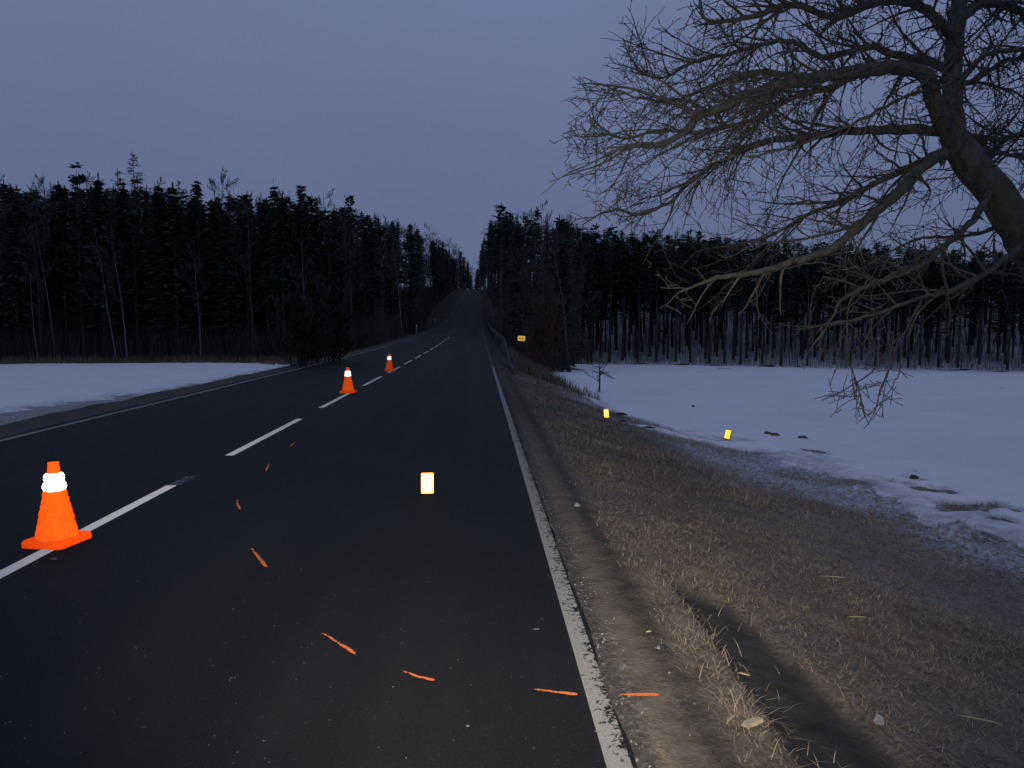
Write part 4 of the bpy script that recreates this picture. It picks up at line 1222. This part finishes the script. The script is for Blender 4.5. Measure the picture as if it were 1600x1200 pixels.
# ------------------------------------------------------------------ loose bits
def tetra(n, xr, yr, sr, mat, name, label, on_road, seed, p=None):
    g = np.random.default_rng(seed)
    x = g.uniform(*xr, n); y = yr[0] + (yr[1] - yr[0]) * g.random(n) ** 1.6
    if p is not None:
        k = g.random(n) < p(x, y); x = x[k]; y = y[k]; n = len(x)
    z = road_z(y) if on_road else ground_z(x, y)
    s = sr[0] + (sr[1] - sr[0]) * g.random(n) ** 3
    base_ = np.array([[1, 0, 0], [-.5, .87, 0], [-.5, -.87, 0], [.6, .2, .8], [-.5, .3, .7]])
    V = base_[None] * (1 + 0.5 * g.normal(0, 1, (n, 5, 3)) * 0.5) * s[:, None, None]
    V[:, :, 0] += x[:, None]; V[:, :, 1] += y[:, None]; V[:, :, 2] = np.abs(V[:, :, 2]) + z[:, None]
    f = np.array([[0, 1, 3], [1, 4, 3], [1, 2, 4], [2, 0, 3], [2, 3, 4]])
    me = np_mesh(name, V.reshape(-1, 3), (f[None] + 5 * np.arange(n)[:, None, None]).reshape(-1, 3), mat, None, False)
    return tag(link(name, me), label, 'grit', kind='stuff')
tetra(1500, (-3.6, 0.4), (1.9, 9.0), (0.0008, 0.0030), M['stone'], 'road_grit', 'pale crumbs of grit scattered over the near asphalt', True, 3)
tetra(5000, (0.50, 1.0), (1.8, 9.0), (0.0015, 0.008), M['stone'], 'verge_gravel', 'pale gravel along the edge of the asphalt', False, 4,
      lambda x, y: sstep(0.66, 0.52, x) * 0.8 * (0.25 + 0.75 * sstep(-0.1, 0.4, fbm(x * 5, y * 2.5, 14))) + 0.03)

def bit(name, px, py, dims, rotz, mat, label, cat, lift=0.0, bend=0.12, group=None, taper=0.85):
    p = ground_hit(px, py); on = p.x < ROAD_R
    z = float(road_z(p.y)) + 0.004 if on else float(ground_z(p.x, p.y))
    g = random.Random(int(px * 7 + py))
    n = 5; b = MB(); ring = []
    for i in range(n):                                        # an uneven sliver: tapered, bent, broken ends
        t = i / (n - 1) - 0.5; w_ = dims[1] / 2 * (1 - taper * abs(2 * t) ** 1.6 * g.uniform(0.7, 1.1)); h_ = dims[2] * g.uniform(0.7, 1.1) * (1 - 0.8 * taper * abs(2 * t) ** 2)
        oy = bend * dims[0] * (0.25 - t * t) + g.uniform(-.1, .1) * dims[1]
        ring.append([(t * dims[0], oy - w_, 0), (t * dims[0] + g.uniform(-.05, .05) * dims[0], oy + w_, 0), (t * dims[0], oy + w_ * .7, h_), (t * dims[0], oy - w_ * .7, h_)])
    vs = [q for r_ in ring for q in r_]; fs = [(0, 1, 2, 3), tuple(4 * (n - 1) + k for k in (3, 2, 1, 0))]
    for i in range(n - 1): fs += [(4 * i + k, 4 * i + (k + 1) % 4, 4 * (i + 1) + (k + 1) % 4, 4 * (i + 1) + k) for k in range(4)]
    b.add(vs, fs)
    o = b.build(name, mat); o.location = (p.x, p.y, z + lift + 0.003); o.rotation_euler = (0, 0, rotz)
    return tag(o, label, cat, group)
bit('wood_chunk', 1175, 1137, (0.085, 0.035, 0.014), 0.5, M['wood'], 'flat pale wood chunk lying in the verge grass', 'wood', 0.012, 0.05, None, 0.12)
bit('stick', 1142, 1134, (0.075, 0.008, 0.006), 0.8, M['wood'], 'thin pale stick beside the wood chunk', 'stick', 0.02)
bit('stick', 1163, 1043, (0.05, 0.008, 0.005), -0.6, M['straw'], 'short straw lying left of the wheel rut', 'stick', 0.02)
bit('leaf', 1014, 991, (0.028, 0.011, 0.004), 0.3, M['straw'], 'yellow scrap of leaf on the dirt strip', 'leaf', 0.01)
bit('plastic_piece', 1036, 1018, (0.030, 0.018, 0.016), 0.2, M['dark_plastic'], 'black broken piece at the edge of the grass', 'debris', 0.012)
bit('plastic_piece', 1029, 1019, (0.016, 0.012, 0.014), 0.1, M['post'], 'white fragment against the black piece', 'debris', 0.012)
bit('stone', 731, 1138, (0.014, 0.008, 0.006), 0.3, M['grey_chip'], 'grey pebble on the near asphalt', 'stone')
bit('stone', 838, 986, (0.03, 0.014, 0.005), 0.1, M['grey_chip'], 'flat grey chip near the worn edge line', 'stone')
bit('stone', 902, 792, (0.05, 0.035, 0.03), 0.3, M['stone'], 'pale stone on the verge near the edge line', 'stone')
bit('stone', 1374, 1134, (0.05, 0.04, 0.03), 0.4, M['stone'], 'pinkish round stone beside the wheel rut', 'stone')
bit('stone', 84, 876, (0.035, 0.02, 0.012), 0.2, M['grey_chip'], 'grey chip in front of the nearest cone', 'stone')
bit('debris_piece', 968, 651, (0.36, 0.14, 0.06), -0.1, M['dark_plastic'], 'largest dark piece of debris right of the small marker', 'debris', 0.02)
bit('debris_piece', 973, 661.5, (0.16, 0.07, 0.05), -0.2, M['dark_plastic'], 'small dark debris piece just below the largest one', 'debris', 0.02)
bit('debris_piece', 1014, 671, (0.28, 0.07, 0.04), -0.3, M['dark_plastic'], 'long dark sliver of debris on the bare grass', 'debris', 0.02)
bit('soil_clod', 1083, 637, (0.16, 0.10, 0.08), 0.3, M['soil'], 'lone dark clod in the open snow', 'clod', 0.03)
bit('soil_clod', 1200, 679, (0.20, 0.12, 0.07), 0.1, M['soil'], 'left clod of the pair lying on snow right of the marker', 'clod', 0.03)
bit('soil_clod', 1211, 683, (0.24, 0.12, 0.07), 0.0, M['soil'], 'right clod of the pair lying on snow right of the marker', 'clod', 0.03)
bit('soil_clod', 1254, 688, (0.22, 0.12, 0.06), 0.0, M['soil'], 'dark clod on the snow above the larger bare patch', 'clod', 0.03)
bit('soil_clod', 1428, 750, (0.14, 0.10, 0.07), 0.0, M['soil'], 'dark clod on snow under the hanging twigs', 'clod', 0.03)
bit('straw_stalk', 1300, 912, (0.16, 0.006, 0.005), -0.25, M['straw'], 'pale straw on the grey grass toward the snow', 'straw', 0.02)
bit('straw_stalk', 1340, 966, (0.11, 0.006, 0.005), -0.1, M['straw'], 'pale straw in the middle of the grey grass', 'straw', 0.02)
bit('straw_stalk', 1530, 1131, (0.16, 0.006, 0.005), -0.5, M['straw'], 'straw toward the lower right of the grey grass', 'straw', 0.02)
print('TREES', count, 'limbs tris', len(tw.f))
